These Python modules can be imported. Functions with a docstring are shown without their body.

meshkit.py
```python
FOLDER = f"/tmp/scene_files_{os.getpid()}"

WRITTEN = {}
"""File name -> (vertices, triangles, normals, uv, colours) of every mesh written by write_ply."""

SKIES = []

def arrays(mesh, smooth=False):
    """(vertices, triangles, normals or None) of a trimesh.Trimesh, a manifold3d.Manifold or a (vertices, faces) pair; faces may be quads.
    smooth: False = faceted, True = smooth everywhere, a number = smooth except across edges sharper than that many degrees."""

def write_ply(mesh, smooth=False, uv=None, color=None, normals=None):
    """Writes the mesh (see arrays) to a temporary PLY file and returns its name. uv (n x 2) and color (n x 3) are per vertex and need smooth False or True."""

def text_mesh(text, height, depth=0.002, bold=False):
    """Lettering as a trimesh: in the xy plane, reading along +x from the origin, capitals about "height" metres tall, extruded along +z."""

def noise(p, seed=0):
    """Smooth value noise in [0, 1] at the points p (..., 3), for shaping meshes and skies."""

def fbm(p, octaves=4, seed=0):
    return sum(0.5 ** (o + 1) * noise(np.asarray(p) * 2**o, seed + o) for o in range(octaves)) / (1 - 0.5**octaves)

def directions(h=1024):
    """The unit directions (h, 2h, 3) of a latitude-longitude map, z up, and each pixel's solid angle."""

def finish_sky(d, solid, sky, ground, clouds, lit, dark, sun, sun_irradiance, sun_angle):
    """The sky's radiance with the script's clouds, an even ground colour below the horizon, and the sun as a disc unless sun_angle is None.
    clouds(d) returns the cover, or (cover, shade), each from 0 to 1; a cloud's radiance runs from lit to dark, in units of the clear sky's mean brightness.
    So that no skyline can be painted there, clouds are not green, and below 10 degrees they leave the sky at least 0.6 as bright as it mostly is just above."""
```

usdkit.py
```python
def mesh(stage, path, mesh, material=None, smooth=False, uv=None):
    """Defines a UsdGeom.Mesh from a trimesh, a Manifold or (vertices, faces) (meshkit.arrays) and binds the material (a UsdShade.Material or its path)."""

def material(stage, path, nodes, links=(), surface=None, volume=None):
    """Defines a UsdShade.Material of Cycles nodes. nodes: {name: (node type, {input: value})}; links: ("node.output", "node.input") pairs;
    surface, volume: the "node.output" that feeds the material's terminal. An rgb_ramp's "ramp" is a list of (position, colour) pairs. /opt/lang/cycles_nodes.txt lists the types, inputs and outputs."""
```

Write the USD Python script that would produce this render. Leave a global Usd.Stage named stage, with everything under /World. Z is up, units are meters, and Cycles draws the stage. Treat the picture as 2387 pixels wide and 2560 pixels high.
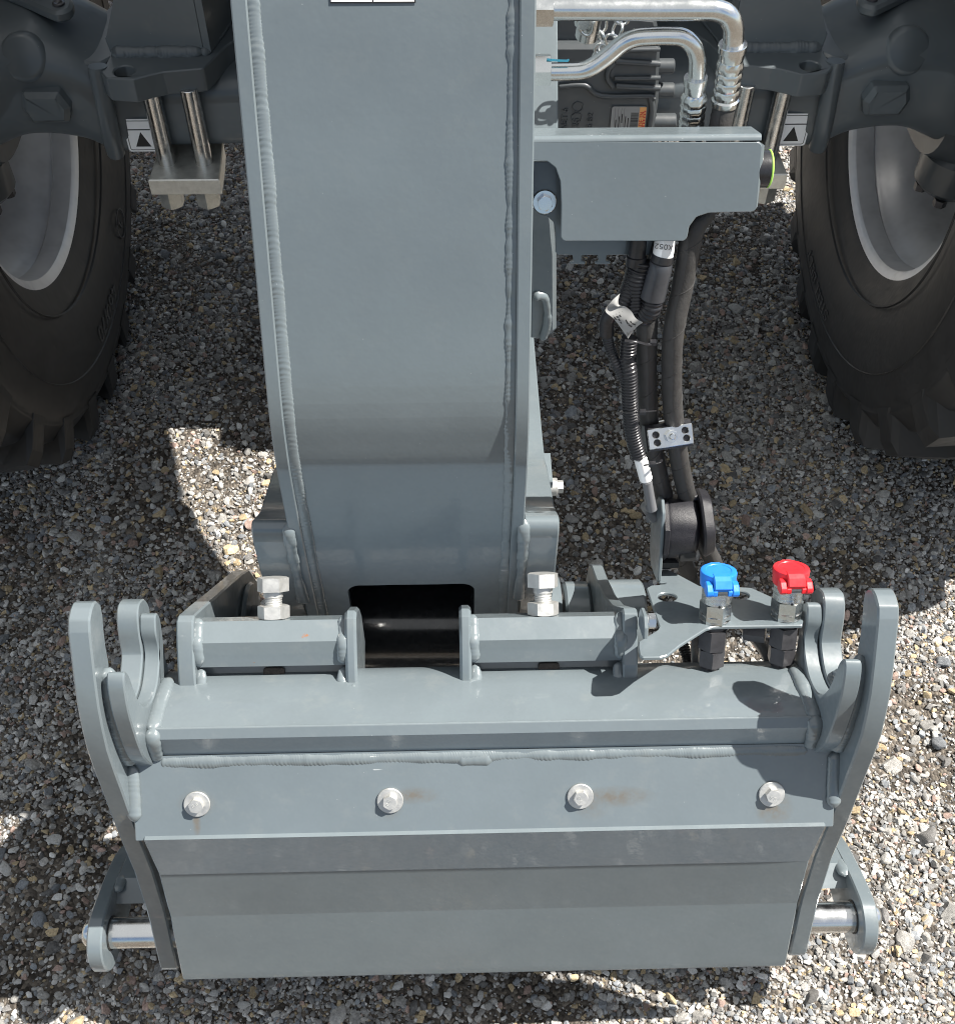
import math, random
import numpy as np, trimesh, mapbox_earcut, manifold3d, shapely
from shapely.geometry import Polygon
import usdkit, meshkit
from pxr import Usd, UsdGeom, UsdLux, UsdShade, Gf, Sdf, Vt

stage = Usd.Stage.CreateInMemory()
UsdGeom.SetStageUpAxis(stage, UsdGeom.Tokens.z); UsdGeom.SetStageMetersPerUnit(stage, 1.0)
world = UsdGeom.Xform.Define(stage, '/World'); stage.SetDefaultPrim(world.GetPrim())
UsdGeom.Scope.Define(stage, '/World/Looks')
rng = np.random.default_rng(7)

# ------------------------------------------------------------------ camera, sky, sun, exposure
F_PX, W_PX, H_PX = 2800.0, 2387.0, 2560.0
EYE = np.array([-0.033, 0.0, 1.75])
_x = np.array([145487., -2181., F_PX]); _x /= np.linalg.norm(_x)
_d = np.array([-20.6, 2240.2, F_PX]); _d -= _x * (_d @ _x); _d /= np.linalg.norm(_d)
VIEW = np.stack([_x, np.cross(_x, _d), -_d], 1)          # world -> (right, down, forward)
cam = UsdGeom.Camera.Define(stage, '/World/camera')
R, U, Bk = VIEW[0], -VIEW[1], -VIEW[2]
cam.AddTransformOp().Set(Gf.Matrix4d(*R, 0, *U, 0, *Bk, 0, *EYE, 1))
cam.CreateHorizontalApertureAttr(36.0); cam.CreateVerticalApertureAttr(36.0 * 1024 / 954)
cam.CreateFocalLengthAttr(36.0 * F_PX / W_PX); cam.CreateClippingRangeAttr(Gf.Vec2f(0.05, 500))
cam.CreateExposureAttr(1.47)

SUN = np.array([0.56, 0.07, 0.82]); SUN /= np.linalg.norm(SUN)
elev, rot = math.asin(SUN[2]), math.atan2(SUN[0], SUN[1])
usdkit.material(stage, '/World/Looks/sky_look', {
    'sky': ('sky_texture', {'sky_type': 'single_scattering', 'sun_disc': False, 'sun_elevation': elev, 'sun_rotation': rot, 'aerosol_density': 1.6}),
    'tc': ('texture_coordinate', {}), 'cn': ('noise_texture', {'scale': 2.3, 'detail': 7.0, 'roughness': 0.58, 'distortion': 0.4}),
    'sz': ('separate_xyz', {}), 'zr': ('map_range', {'from_min': 0.05, 'from_max': 0.5, 'to_min': -0.05, 'to_max': 0.10}), 'ca': ('math', {'math_type': 'add'}),
    'cr': ('rgb_ramp', {'ramp': [(0.55, (0, 0, 0)), (0.67, (1, 1, 1))]}), 'cm': ('mix_color', {'b': (5.2, 5.35, 5.5), 'use_clamp': False}),
    'bg': ('background_shader', {'strength': 0.055})},
    [('tc.generated', 'cn.vector'), ('tc.generated', 'sz.vector'), ('sz.z', 'zr.value'), ('zr.result', 'ca.value1'), ('cn.fac', 'ca.value2'), ('ca.value', 'cr.fac'), ('cr.color', 'cm.fac'), ('sky.color', 'cm.a'), ('cm.result', 'bg.color')], surface='bg.background')
dome = UsdLux.DomeLight.Define(stage, '/World/sky')
UsdShade.MaterialBindingAPI.Apply(dome.GetPrim()).Bind(UsdShade.Material.Get(stage, '/World/Looks/sky_look'))
dome.GetPrim().SetCustomDataByKey('kind', 'structure')
sun = UsdLux.DistantLight.Define(stage, '/World/sun')
sun.CreateNormalizeAttr(True); sun.CreateIntensityAttr(1.25); sun.CreateAngleAttr(0.53); sun.CreateColorAttr(Gf.Vec3f(1.0, 0.955, 0.89))
_z = SUN; _a = np.cross([0, 0, 1.0], _z); _a /= np.linalg.norm(_a); _b = np.cross(_z, _a)
sun.AddTransformOp().Set(Gf.Matrix4d(*_a, 0, *_b, 0, *_z, 0, *(SUN * 20), 1))

# ------------------------------------------------------------------ materials
L = '/World/Looks/'
def look(name, nodes, links, surface='p.BSDF'):
    return usdkit.material(stage, L + name, nodes, links, surface=surface)

def paint(name, col, rough=0.3, chips=0.0, dirt=0.25, extra=None, coat=0.5):
    c = np.array(col)
    n = {'g': ('geometry', {}),
         'n1': ('noise_texture', {'scale': 7.0, 'detail': 5.0, 'roughness': 0.6}),
         'r1': ('rgb_ramp', {'ramp': [(0.3, tuple(c * 0.93)), (0.7, tuple(c * 1.06))]}),
         'n2': ('noise_texture', {'scale': 26.0, 'detail': 6.0, 'roughness': 0.7}),
         'r2': ('rgb_ramp', {'ramp': [(0.55, (0, 0, 0)), (0.75, (1, 1, 1))]}),
         'dm': ('math', {'math_type': 'multiply', 'value2': dirt}),
         'm1': ('mix_color', {'b': tuple(c * 0.75 + np.array([0.075, 0.072, 0.06]))}),
         'sp': ('voronoi_texture', {'scale': 95.0}),
         'sr': ('rgb_ramp', {'ramp': [(0.035, (1, 1, 1)), (0.05, (0, 0, 0))]}),
         'sn': ('noise_texture', {'scale': 31.0, 'detail': 1.0}),
         'km': ('mapping', {'mapping_type': 'point', 'rotation': (0.5, 0.62, 0.35), 'scale': (4.5, 60.0, 60.0)}), 'kv': ('voronoi_texture', {'scale': 1.0}),
         'kr': ('rgb_ramp', {'ramp': [(0.035, (1, 1, 1)), (0.06, (0, 0, 0))]}), 'kn': ('noise_texture', {'scale': 5.0, 'detail': 2.0}),
         'kt': ('math', {'math_type': 'greater_than', 'value2': 0.67}), 'kk': ('math', {'math_type': 'multiply'}), 'kx': ('math', {'math_type': 'maximum'}), 'kf': ('math', {'math_type': 'multiply', 'value2': 0.38}),
         'st': ('math', {'math_type': 'greater_than', 'value2': 0.60}),
         'sm': ('math', {'math_type': 'multiply'}),
         'm2': ('mix_color', {'b': (0.55, 0.56, 0.55)}),
         'rr': ('map_range', {'from_min': 0.3, 'from_max': 0.75, 'to_min': rough - 0.05, 'to_max': rough + 0.10}),
         'b1': ('noise_texture', {'scale': 210.0, 'detail': 2.0}),
         'b2': ('noise_texture', {'scale': 120.0, 'detail': 1.0}),
         'ba': ('math', {'math_type': 'multiply_add', 'value2': 0.35}),
         'bp': ('bump', {'strength': 0.035, 'distance': 0.003}),
         'p': ('principled_bsdf', {'coat_weight': coat, 'coat_roughness': 0.045, 'specular_ior_level': 0.5, 'ior': 1.5})}
    l = [('g.position', k + '.vector') for k in ('n1', 'n2', 'sp', 'sn', 'b1', 'b2')]
    l += [('n1.fac', 'r1.fac'), ('r1.color', 'm1.a'), ('n2.fac', 'r2.fac'), ('r2.color', 'dm.value1'), ('dm.value', 'm1.fac'),
          ('sp.distance', 'sr.fac'), ('sn.fac', 'st.value1'), ('sr.color', 'sm.value1'), ('st.value', 'sm.value2'),
          ('g.position', 'km.vector'), ('km.vector', 'kv.vector'), ('kv.distance', 'kr.fac'), ('g.position', 'kn.vector'), ('kn.fac', 'kt.value1'), ('kr.color', 'kk.value1'), ('kt.value', 'kk.value2'), ('sm.value', 'kx.value1'), ('kk.value', 'kx.value2'), ('kx.value', 'kf.value1'), ('kf.value', 'm2.fac'), ('m1.result', 'm2.a'), ('n2.fac', 'rr.value'), ('rr.result', 'p.roughness'),
          ('b1.fac', 'ba.value1'), ('b2.fac', 'ba.value3'), ('ba.value', 'bp.height'), ('bp.normal', 'p.normal'), ('bp.normal', 'p.coat_normal')]
    last = 'm2.result'
    if chips:
        n.update({'cv': ('voronoi_texture', {'scale': 23.0}), 'cr': ('rgb_ramp', {'ramp': [(0.045, (1, 1, 1)), (0.085, (0, 0, 0))]}),
                  'cn': ('noise_texture', {'scale': 9.0, 'detail': 1.0}), 'ct': ('math', {'math_type': 'greater_than', 'value2': 1 - chips}),
                  'cd': ('noise_texture', {'scale': 300.0, 'detail': 2.0}), 'cw': ('mix_vector', {'fac': 0.012}),
                  'cm': ('math', {'math_type': 'multiply'}), 'm3': ('mix_color', {'b': (0.20, 0.085, 0.035)})})
        l += [('g.position', 'cn.vector'), ('g.position', 'cd.vector'), ('g.position', 'cw.a'), ('cd.color', 'cw.b'), ('cw.result', 'cv.vector'),
              ('cv.distance', 'cr.fac'), ('cn.fac', 'ct.value1'), ('cr.color', 'cm.value1'), ('ct.value', 'cm.value2'), ('cm.value', 'm3.fac'), (last, 'm3.a')]
        last = 'm3.result'
    if extra:
        n, l, last = extra(n, l, last)
    l.append((last, 'p.base_color'))
    return look(name, n, l)

def plain(name, col, rough=0.4, metal=0.0, var=0.12, bump=0.0, scale=60.0, coat=0.0, spec=0.5, aniso=None):
    c = np.array(col)
    n = {'g': ('geometry', {}), 'n1': ('noise_texture', {'scale': scale, 'detail': 4.0, 'roughness': 0.65}),
         'r1': ('rgb_ramp', {'ramp': [(0.25, tuple(c * (1 - var))), (0.75, tuple(np.minimum(c * (1 + var), 1)))]}),
         'rr': ('map_range', {'from_min': 0.25, 'from_max': 0.75, 'to_min': max(rough - 0.08, 0.02), 'to_max': rough + 0.1}),
         'p': ('principled_bsdf', {'metallic': metal, 'coat_weight': coat, 'coat_roughness': 0.1, 'specular_ior_level': spec})}
    l = [('g.position', 'n1.vector'), ('n1.fac', 'r1.fac'), ('r1.color', 'p.base_color'), ('n1.fac', 'rr.value'), ('rr.result', 'p.roughness')]
    if bump:
        n.update({'b': ('noise_texture', {'scale': scale * 5, 'detail': 3.0}), 'bp': ('bump', {'strength': bump, 'distance': 0.002})})
        l += [('g.position', 'b.vector'), ('b.fac', 'bp.height'), ('bp.normal', 'p.normal')]
    return look(name, n, l)

GREY = (0.108, 0.130, 0.141)
M = {}
M['paint'] = paint('grey_paint', GREY, 0.30)
M['paint_chipped'] = paint('grey_paint_chipped', GREY, 0.30, chips=0.36, dirt=0.4)
M['paint_smooth'] = paint('grey_paint_smooth', GREY, 0.27, dirt=0.12, coat=0.35)
M['weld'] = paint('grey_weld_paint', (0.118, 0.140, 0.150), 0.25, dirt=0.3, coat=0.4)
M['axle'] = paint('shaded_grey_paint', (0.075, 0.088, 0.095), 0.4, dirt=0.35, coat=0.1)  # same grey paint, darkened to carry the shade under the machine
M['dark'] = plain('dark_paint', (0.03, 0.033, 0.036), 0.45, var=0.2)
M['cast'] = paint('cast_paint', (0.05, 0.056, 0.06), 0.38, dirt=0.3, coat=0.2)
M['zinc'] = plain('zinc', (0.66, 0.67, 0.66), 0.2, 1.0, 0.05, 0.0)
M['galv'] = plain('galvanised', (0.47, 0.47, 0.455), 0.48, 0.75, 0.12, 0.10, scale=90)
M['chrome'] = plain('polished_steel', (0.66, 0.66, 0.65), 0.2, 1.0, 0.07, 0.02, scale=45)
M['gloss_dark'] = plain('gloss_dark_paint', (0.018, 0.020, 0.024), 0.22, var=0.1, coat=0.6)
M['brushed'] = plain('machined_steel', (0.58, 0.575, 0.53), 0.42, 0.85, 0.18, 0.15, scale=70)
M['hose'] = plain('hose_rubber', (0.028, 0.027, 0.026), 0.62, 0, 0.3, 0.25, scale=80)
M['plastic'] = plain('black_plastic', (0.014, 0.014, 0.016), 0.3, 0, 0.15, 0.05, scale=90)
M['socket'] = plain('socket_plastic', (0.013, 0.013, 0.016), 0.42, 0, 0.15, 0.3, scale=190, spec=0.3)
M['blackox'] = plain('black_oxide', (0.05, 0.049, 0.053), 0.33, 0.35, 0.2, 0.1)
M['tyre'] = plain('tyre_rubber', (0.0125, 0.0126, 0.013), 0.55, 0, 0.35, 0.25, scale=16)
M['tyre_letters'] = plain('tyre_letter_rubber', (0.05, 0.05, 0.05), 0.5, 0, 0.2)
M['rim'] = plain('silver_rim', (0.62, 0.62, 0.625), 0.36, 0.2, 0.12, 0.05, scale=12)
M['blue'] = plain('blue_plastic', (0.015, 0.165, 0.60), 0.38, 0, 0.08, 0.05)
M['red'] = plain('red_plastic', (0.56, 0.018, 0.025), 0.36, 0, 0.08, 0.05)
M['white'] = plain('white_label', (0.74, 0.74, 0.73), 0.45, 0, 0.04)
M['paper'] = plain('shaded_paper', (0.22, 0.22, 0.215), 0.6, 0, 0.06)  # white paper darkened to stand for the shade of the cover
M['rust'] = plain('rusty_steel', (0.05, 0.042, 0.036), 0.75, 0.1, 0.45, 0.6, scale=120)
M['ink'] = plain('black_ink', (0.012, 0.012, 0.012), 0.5)
M['orange'] = plain('orange_print', (0.62, 0.30, 0.10), 0.5)
M['redink'] = plain('red_print', (0.45, 0.04, 0.03), 0.5)
M['cyan'] = plain('cyan_marker', (0.10, 0.52, 0.68), 0.5)
M['lime'] = plain('lime_ring', (0.34, 0.62, 0.10), 0.4)
M['cable'] = plain('grey_cable', (0.10, 0.103, 0.108), 0.45)
M['sleeve'] = plain('heat_shrink', (0.035, 0.037, 0.042), 0.33, 0, 0.1)
M['redpaint'] = plain('red_body_paint', (0.40, 0.02, 0.02), 0.35)
M['spring'] = plain('spring_steel', (0.36, 0.37, 0.38), 0.35, 0.8, 0.15)

# ------------------------------------------------------------------ picking points off known planes
def ray(px, py): return VIEW.T @ np.array([px - W_PX / 2, py - H_PX / 2, F_PX])
def at(p, axis, val):
    r = ray(*p); k = 'xyz'.index(axis); return EYE + r * ((val - EYE[k]) / r[k])
def on(p, P, n):
    r = ray(*p); n = np.asarray(n, float); return EYE + r * (((np.asarray(P) - EYE) @ n) / (r @ n))
def zoom(x0, y0, s): return lambda x, y: (x0 + x / s, y0 + y / s)
D = zoom(0, 0, .7767); A0 = zoom(0, 0, 2.3175); A1 = zoom(1200, 0, 2.3175); P3 = zoom(1330, 0, 3.2526)
Hs = zoom(1300, 500, 3.09); K3 = zoom(1560, 1200, 3.8625); U1 = zoom(420, 1400, 3.433); U2 = zoom(1120, 1380, 3.433)
Z4 = zoom(150, 1850, 2.3175); Z5 = zoom(900, 1850, 2.3175); Z6 = zoom(1587, 1850, 2.3175); TG = zoom(1500, 580, 6.627)

# ------------------------------------------------------------------ mesh helpers
def V(*a): return np.array(a, float)
def unit(v): v = np.asarray(v, float); return v / np.linalg.norm(v)
def tm(v, f): return trimesh.Trimesh(np.asarray(v, float), np.asarray(f, int), process=False)
def cat(*ms): return trimesh.util.concatenate([m for m in ms])
def area2(p): p = np.asarray(p); return np.sum(p[:, 0] * np.roll(p[:, 1], -1) - p[:, 1] * np.roll(p[:, 0], -1))
def inset(p, b):
    p = np.asarray(p, float); a = unit_rows(np.roll(p, 1, 0) - p) * -1; c = unit_rows(np.roll(p, -1, 0) - p)
    n1 = np.stack([-a[:, 1], a[:, 0]], 1); n2 = np.stack([-c[:, 1], c[:, 0]], 1)
    m = n1 + n2; k = np.maximum(1 + (n1 * n2).sum(1), 0.35)
    return p + b * m / k[:, None]
def unit_rows(v): return v / np.maximum(np.linalg.norm(v, axis=1, keepdims=True), 1e-12)
def clean(p):
    p = np.asarray(p, float); keep = np.linalg.norm(p - np.roll(p, 1, 0), axis=1) > 1e-5
    return p[keep]
def rnd(pts, r, res=5):
    g = Polygon(pts).buffer(0).buffer(-r, quad_segs=res).buffer(2 * r, quad_segs=res).buffer(-r, quad_segs=res)
    if g.geom_type != 'Polygon': g = max(g.geoms, key=lambda q: q.area)
    return np.array(g.simplify(0.00012).exterior.coords)[:-1]
def cr(pts, n=6, closed=False):
    p = np.asarray(pts, float); N = len(p); out = []
    for i in range(N if closed else N - 1):
        q = [p[(i + k) % N] if closed else p[min(max(i + k, 0), N - 1)] for k in (-1, 0, 1, 2)]
        for t in np.arange(n) / n:
            out.append(0.5 * (2 * q[1] + (q[2] - q[0]) * t + (2 * q[0] - 5 * q[1] + 4 * q[2] - q[3]) * t * t + (3 * q[1] - q[0] - 3 * q[2] + q[3]) * t ** 3))
    if not closed: out.append(p[-1])
    return np.array(out)
def circ(c, r, n=28): a = np.arange(n) * 2 * np.pi / n; return np.stack([c[0] + r * np.cos(a), c[1] + r * np.sin(a)], 1)

def prism(poly, O, u, v, w, t0, t1, bev=0.0015, holes=()):
    """Outline (in u, v) extruded along w from t0 to t1 with chamfered rims."""
    O, u, v, w = map(lambda q: np.asarray(q, float), (O, u, v, w))
    rings = []
    p = clean(poly); rings.append(p if area2(p) > 0 else p[::-1])
    for h in holes:
        h = clean(h); rings.append(h if area2(h) < 0 else h[::-1])
    flat = np.vstack(rings); ins = np.vstack([inset(q, bev) for q in rings]) if bev else flat
    tri = mapbox_earcut.triangulate_float64(flat, np.cumsum([len(q) for q in rings]).astype(np.uint32)).reshape(-1, 3)
    a, b, c = (flat[tri[:, k]] for k in range(3))
    s = (b[:, 0] - a[:, 0]) * (c[:, 1] - a[:, 1]) - (b[:, 1] - a[:, 1]) * (c[:, 0] - a[:, 0])
    tri = np.where((s < 0)[:, None], tri[:, ::-1], tri)
    levels = [(ins, t0), (flat, t0 + bev), (flat, t1 - bev), (ins, t1)] if bev else [(flat, t0), (flat, t1)]
    N = len(flat); vs = np.vstack([O + q[:, :1] * u + q[:, 1:] * v + t * w for q, t in levels])
    fs = [tri[:, ::-1], tri + N * (len(levels) - 1)]
    k0 = 0
    for q in rings:
        i = k0 + np.arange(len(q)); j = k0 + (np.arange(len(q)) + 1) % len(q); k0 += len(q)
        for l in range(len(levels) - 1):
            fs.append(np.stack([i + l * N, j + l * N, j + (l + 1) * N], 1)); fs.append(np.stack([i + l * N, j + (l + 1) * N, i + (l + 1) * N], 1))
    m = tm(vs, np.vstack(fs))
    if np.dot(np.cross(u, v), w) < 0: m.faces = m.faces[:, ::-1]
    return m
def px(poly, x0, x1, bev=0.0015, holes=()):       # outline in (y, z), extruded along x
    return prism(poly, (0, 0, 0), (0, 1, 0), (0, 0, 1), (1, 0, 0), min(x0, x1), max(x0, x1), bev, holes)
def box(c, s, bev=0.002, rot=None):
    h = np.array(s) / 2; p = [(-h[0], -h[1]), (h[0], -h[1]), (h[0], h[1]), (-h[0], h[1])]
    X, Y, Z = np.eye(3) if rot is None else rot
    return prism(p, c, X, Y, Z, -h[2], h[2], bev)
def frame(axis):
    w = unit(axis); a = np.array([1.0, 0, 0]) if abs(w[0]) < 0.9 else np.array([0, 1.0, 0])
    u = unit(np.cross(a, w)); return u, np.cross(w, u), w
def lathe(prof, O, axis, n=32, mod=None):
    """prof: (height, radius) pairs, closed at both ends when the radius reaches 0."""
    u, v, w = frame(axis); prof = np.asarray(prof, float); a = np.arange(n) * 2 * np.pi / n
    rad = np.repeat(prof[:, 1:], n, 1)
    if mod is not None: rad = rad * mod(prof[:, :1], a[None])
    vs = (np.asarray(O) + prof[:, 0][:, None, None] * w + rad[..., None] * (np.cos(a)[None, :, None] * u + np.sin(a)[None, :, None] * v)).reshape(-1, 3)
    i, j = np.meshgrid(np.arange(len(prof) - 1), np.arange(n), indexing='ij'); k = (j + 1) % n
    q = np.stack([i * n + j, i * n + k, (i + 1) * n + k, (i + 1) * n + j], -1).reshape(-1, 4)
    return tm(vs, np.vstack([q[:, [0, 1, 2]], q[:, [0, 2, 3]]]))
def cyl(O, axis, r, h0, h1, ch=0.002, n=32):
    return lathe([(h0, 0), (h0, r - ch), (h0 + ch, r), (h1 - ch, r), (h1, r - ch), (h1, 0)], O, axis, n)
def hexa(O, axis, af, h0, h1, both=False, spin=0.0, ch=0.35):
    Rr = af / math.sqrt(3); k = ch * (Rr - af / 2) * 2
    h = abs(h1 - h0); m = manifold3d.Manifold.cylinder(h, Rr, Rr, 6)
    pr = [(0, 0), ((af / 2) if both else Rr * 1.05, 0), (Rr * 1.05, k * 0.6 if both else 0.0), (Rr * 1.05, h - k * 0.6), (af / 2, h), (0, h)]
    cone = manifold3d.Manifold.revolve(manifold3d.CrossSection([pr]), 36)
    g = (m ^ cone).to_mesh(); v, f = np.array(g.vert_properties)[:, :3], np.array(g.tri_verts)
    u, vv, w = frame(axis); c, s = math.cos(spin), math.sin(spin); u, vv = u * c + vv * s, vv * c - u * s
    return tm(np.asarray(O) + v[:, :1] * u + v[:, 1:2] * vv + (v[:, 2:] + min(h0, h1)) * w, f)
def sweep(pts, r, n=14, sub=6, prof=None, wob=None, cap=True, flat=1.0, up=None):
    """Tube along a smooth curve. r: radius, or function of (arc length array); prof(s, angle): radius factor."""
    p = cr(pts, sub) if sub else np.asarray(pts, float)
    d = np.linalg.norm(np.diff(p, axis=0), axis=1); s = np.concatenate([[0], np.cumsum(d)])
    return tube(p, s, r, n, prof, cap, flat, up)
def resample(pts, step, sub=10):
    p = cr(pts, sub); s = np.concatenate([[0], np.cumsum(np.linalg.norm(np.diff(p, axis=0), axis=1))])
    t = np.linspace(0, s[-1], max(2, int(s[-1] / step))); return np.stack([np.interp(t, s, p[:, k]) for k in range(3)], 1), t
def tube(p, s, r, n=14, prof=None, cap=True, flat=1.0, up=None):
    t = unit_rows(np.gradient(p, axis=0)); a = np.zeros_like(p)
    a0 = np.asarray(up, float) if up is not None else (V(0, 0, 1) if abs(t[0][2]) < 0.9 else V(1, 0, 0))
    for i in range(len(p)):
        a0 = a0 - t[i] * (a0 @ t[i]); a0 = a0 / max(np.linalg.norm(a0), 1e-9); a[i] = a0
        if up is not None: a0 = np.asarray(up, float)
    b = np.cross(t, a); ang = np.arange(n) * 2 * np.pi / n
    rad = np.broadcast_to(np.asarray(r(s) if callable(r) else r, float), s.shape)[:, None] * np.ones(n)
    if prof is not None: rad = rad * prof(s[:, None], ang[None])
    vs = p[:, None] + rad[..., None] * (flat * np.cos(ang)[None, :, None] * a[:, None] + np.sin(ang)[None, :, None] * b[:, None])
    i, j = np.meshgrid(np.arange(len(p) - 1), np.arange(n), indexing='ij'); k = (j + 1) % n
    q = np.stack([i * n + j, i * n + k, (i + 1) * n + k, (i + 1) * n + j], -1).reshape(-1, 4)
    v = vs.reshape(-1, 3); f = np.vstack([q[:, [0, 1, 2]], q[:, [0, 2, 3]]])
    if cap:
        N = len(v); v = np.vstack([v, p[:1], p[-1:]]); j = np.arange(n); k = (j + 1) % n; e = (len(p) - 1) * n
        f = np.vstack([f, np.stack([np.full(n, N), k, j], 1), np.stack([np.full(n, N + 1), e + j, e + k], 1)])
    return tm(v, f)
def bead(pts, r=0.009, lam=0.006, seed=1, up=(0, -.75, .66), flat=.62, amp=0.07, lump=0.22):
    """A hand-laid weld bead: chevron ripples, uneven width."""
    p, s = resample(pts, 0.0016)
    g = np.random.default_rng(seed); ph = g.uniform(0, 9)
    w = 1 + lump * (meshkit.fbm(np.stack([s * 45, s * 0 + seed * 3.7, s * 0], 1), 3) - 0.5) * 2
    end = np.minimum(1, np.minimum(s + 0.001, s[-1] - s + 0.001) / (r * 0.9)) ** 0.5
    def f(ss, a):
        sk = ss - 0.75 * r * (1 - np.abs(((a / np.pi) % 2) - 1) * 1.0)
        x = (sk / lam + ph + 0.6 * np.sin(ss * 130 + ph)) % 1
        return (1 + amp * (np.abs(x - 0.5) * 2 - 0.5)) * (w * end)[:, None]
    return tube(p, s, r, 14, f, True, flat, up)
def corrug(pts, r, pitch=0.0034, amp=0.12, n=14):
    p, s = resample(pts, pitch / 6)
    return tube(p, s, r, n, lambda ss, a: 1 - amp * (np.clip(np.sin(ss / pitch * 2 * np.pi) * 2.2, -1, 1) * 0.5 + 0.5) + 0 * a, True)
def text(s, height, O, right, up, depth=0.0006, center=True, bold=False):
    m = meshkit.text_mesh(s, height, depth, bold); v = np.array(m.vertices)
    if center: v[:, :2] -= (v[:, :2].min(0) + v[:, :2].max(0)) / 2
    right, up = unit(right), unit(up); nn = np.cross(right, up)
    m = tm(np.asarray(O) + v[:, :1] * right + v[:, 1:2] * up + v[:, 2:] * nn, m.faces); return m

# ------------------------------------------------------------------ scene tree helpers
used, base = {}, {}
def numbered(path):
    k = used.get(path, 0); used[path] = k + 1
    return path if k == 0 else f'{path}_{k:03d}'
def tag(prim, label=None, cat=None, group=None, kind=None):
    for k, v in (('label', label), ('category', cat), ('group', group), ('kind', kind)):
        if v: prim.SetCustomDataByKey(k, v)
def thing(name, label, cat, loc=(0, 0, 0), group=None):
    path = numbered('/World/' + name); x = UsdGeom.Xform.Define(stage, path); x.AddTranslateOp().Set(Gf.Vec3d(*map(float, loc)))
    tag(x.GetPrim(), label, cat, group); base[path] = np.asarray(loc, float); return path
def part(parent, name, m, mat, smooth=30, label=None, kind=None):
    path = numbered(f'{parent}/{name}'); root = '/'.join(path.split('/')[:3]); off = base.get(root, np.zeros(3))
    base[path] = off
    if isinstance(m, trimesh.Trimesh): m = tm(np.asarray(m.vertices) - off, m.faces)
    g = usdkit.mesh(stage, path, m, M[mat] if isinstance(mat, str) else mat, smooth=smooth)
    tag(g.GetPrim(), label=label, kind=kind); return path
def single(name, m, mat, label, cat, smooth=30, kind=None, group=None):
    path = numbered('/World/' + name); g = usdkit.mesh(stage, path, m, M[mat] if isinstance(mat, str) else mat, smooth=smooth)
    tag(g.GetPrim(), label, cat, group, kind); base[path] = np.zeros(3); return path
GROUND = -0.085
def slope(y): return GROUND + .02 - .085 * np.clip((1.6 - np.asarray(y)) / 1.15, 0, 1.25)
#==BODY==

# ================================================================== ground
gx = np.concatenate([[-250, -60, -15, -5], np.linspace(-2.4, 2.4, 240), [5, 15, 60, 250]])
gy = np.concatenate([[-250, -60, -15, -4, -1], np.linspace(-0.2, 4.6, 240), [7, 15, 60, 250]])
X, Y = np.meshgrid(gx, gy, indexing='ij'); P = np.stack([X, Y, X * 0], -1)
def ground_h(p):
    p = np.asarray(p); q = np.stack([p[..., 0] * 2.2, p[..., 1] * 2.2, p[..., 0] * 0 + 3.1], -1)
    return slope(p[..., 1]) + 0.022 * (meshkit.fbm(q, 3, 5) - 0.5) + 0.010 * (meshkit.fbm(q * 6, 3, 9) - 0.5)
near = (np.abs(X) < 3) & (Y > -0.8) & (Y < 5)
P[..., 2] = np.where(near, ground_h(P), slope(Y))
i, j = np.meshgrid(np.arange(len(gx) - 1), np.arange(len(gy) - 1), indexing='ij'); n = len(gy)
q = np.stack([i * n + j, (i + 1) * n + j, (i + 1) * n + j + 1, i * n + j + 1], -1).reshape(-1, 4)
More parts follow.
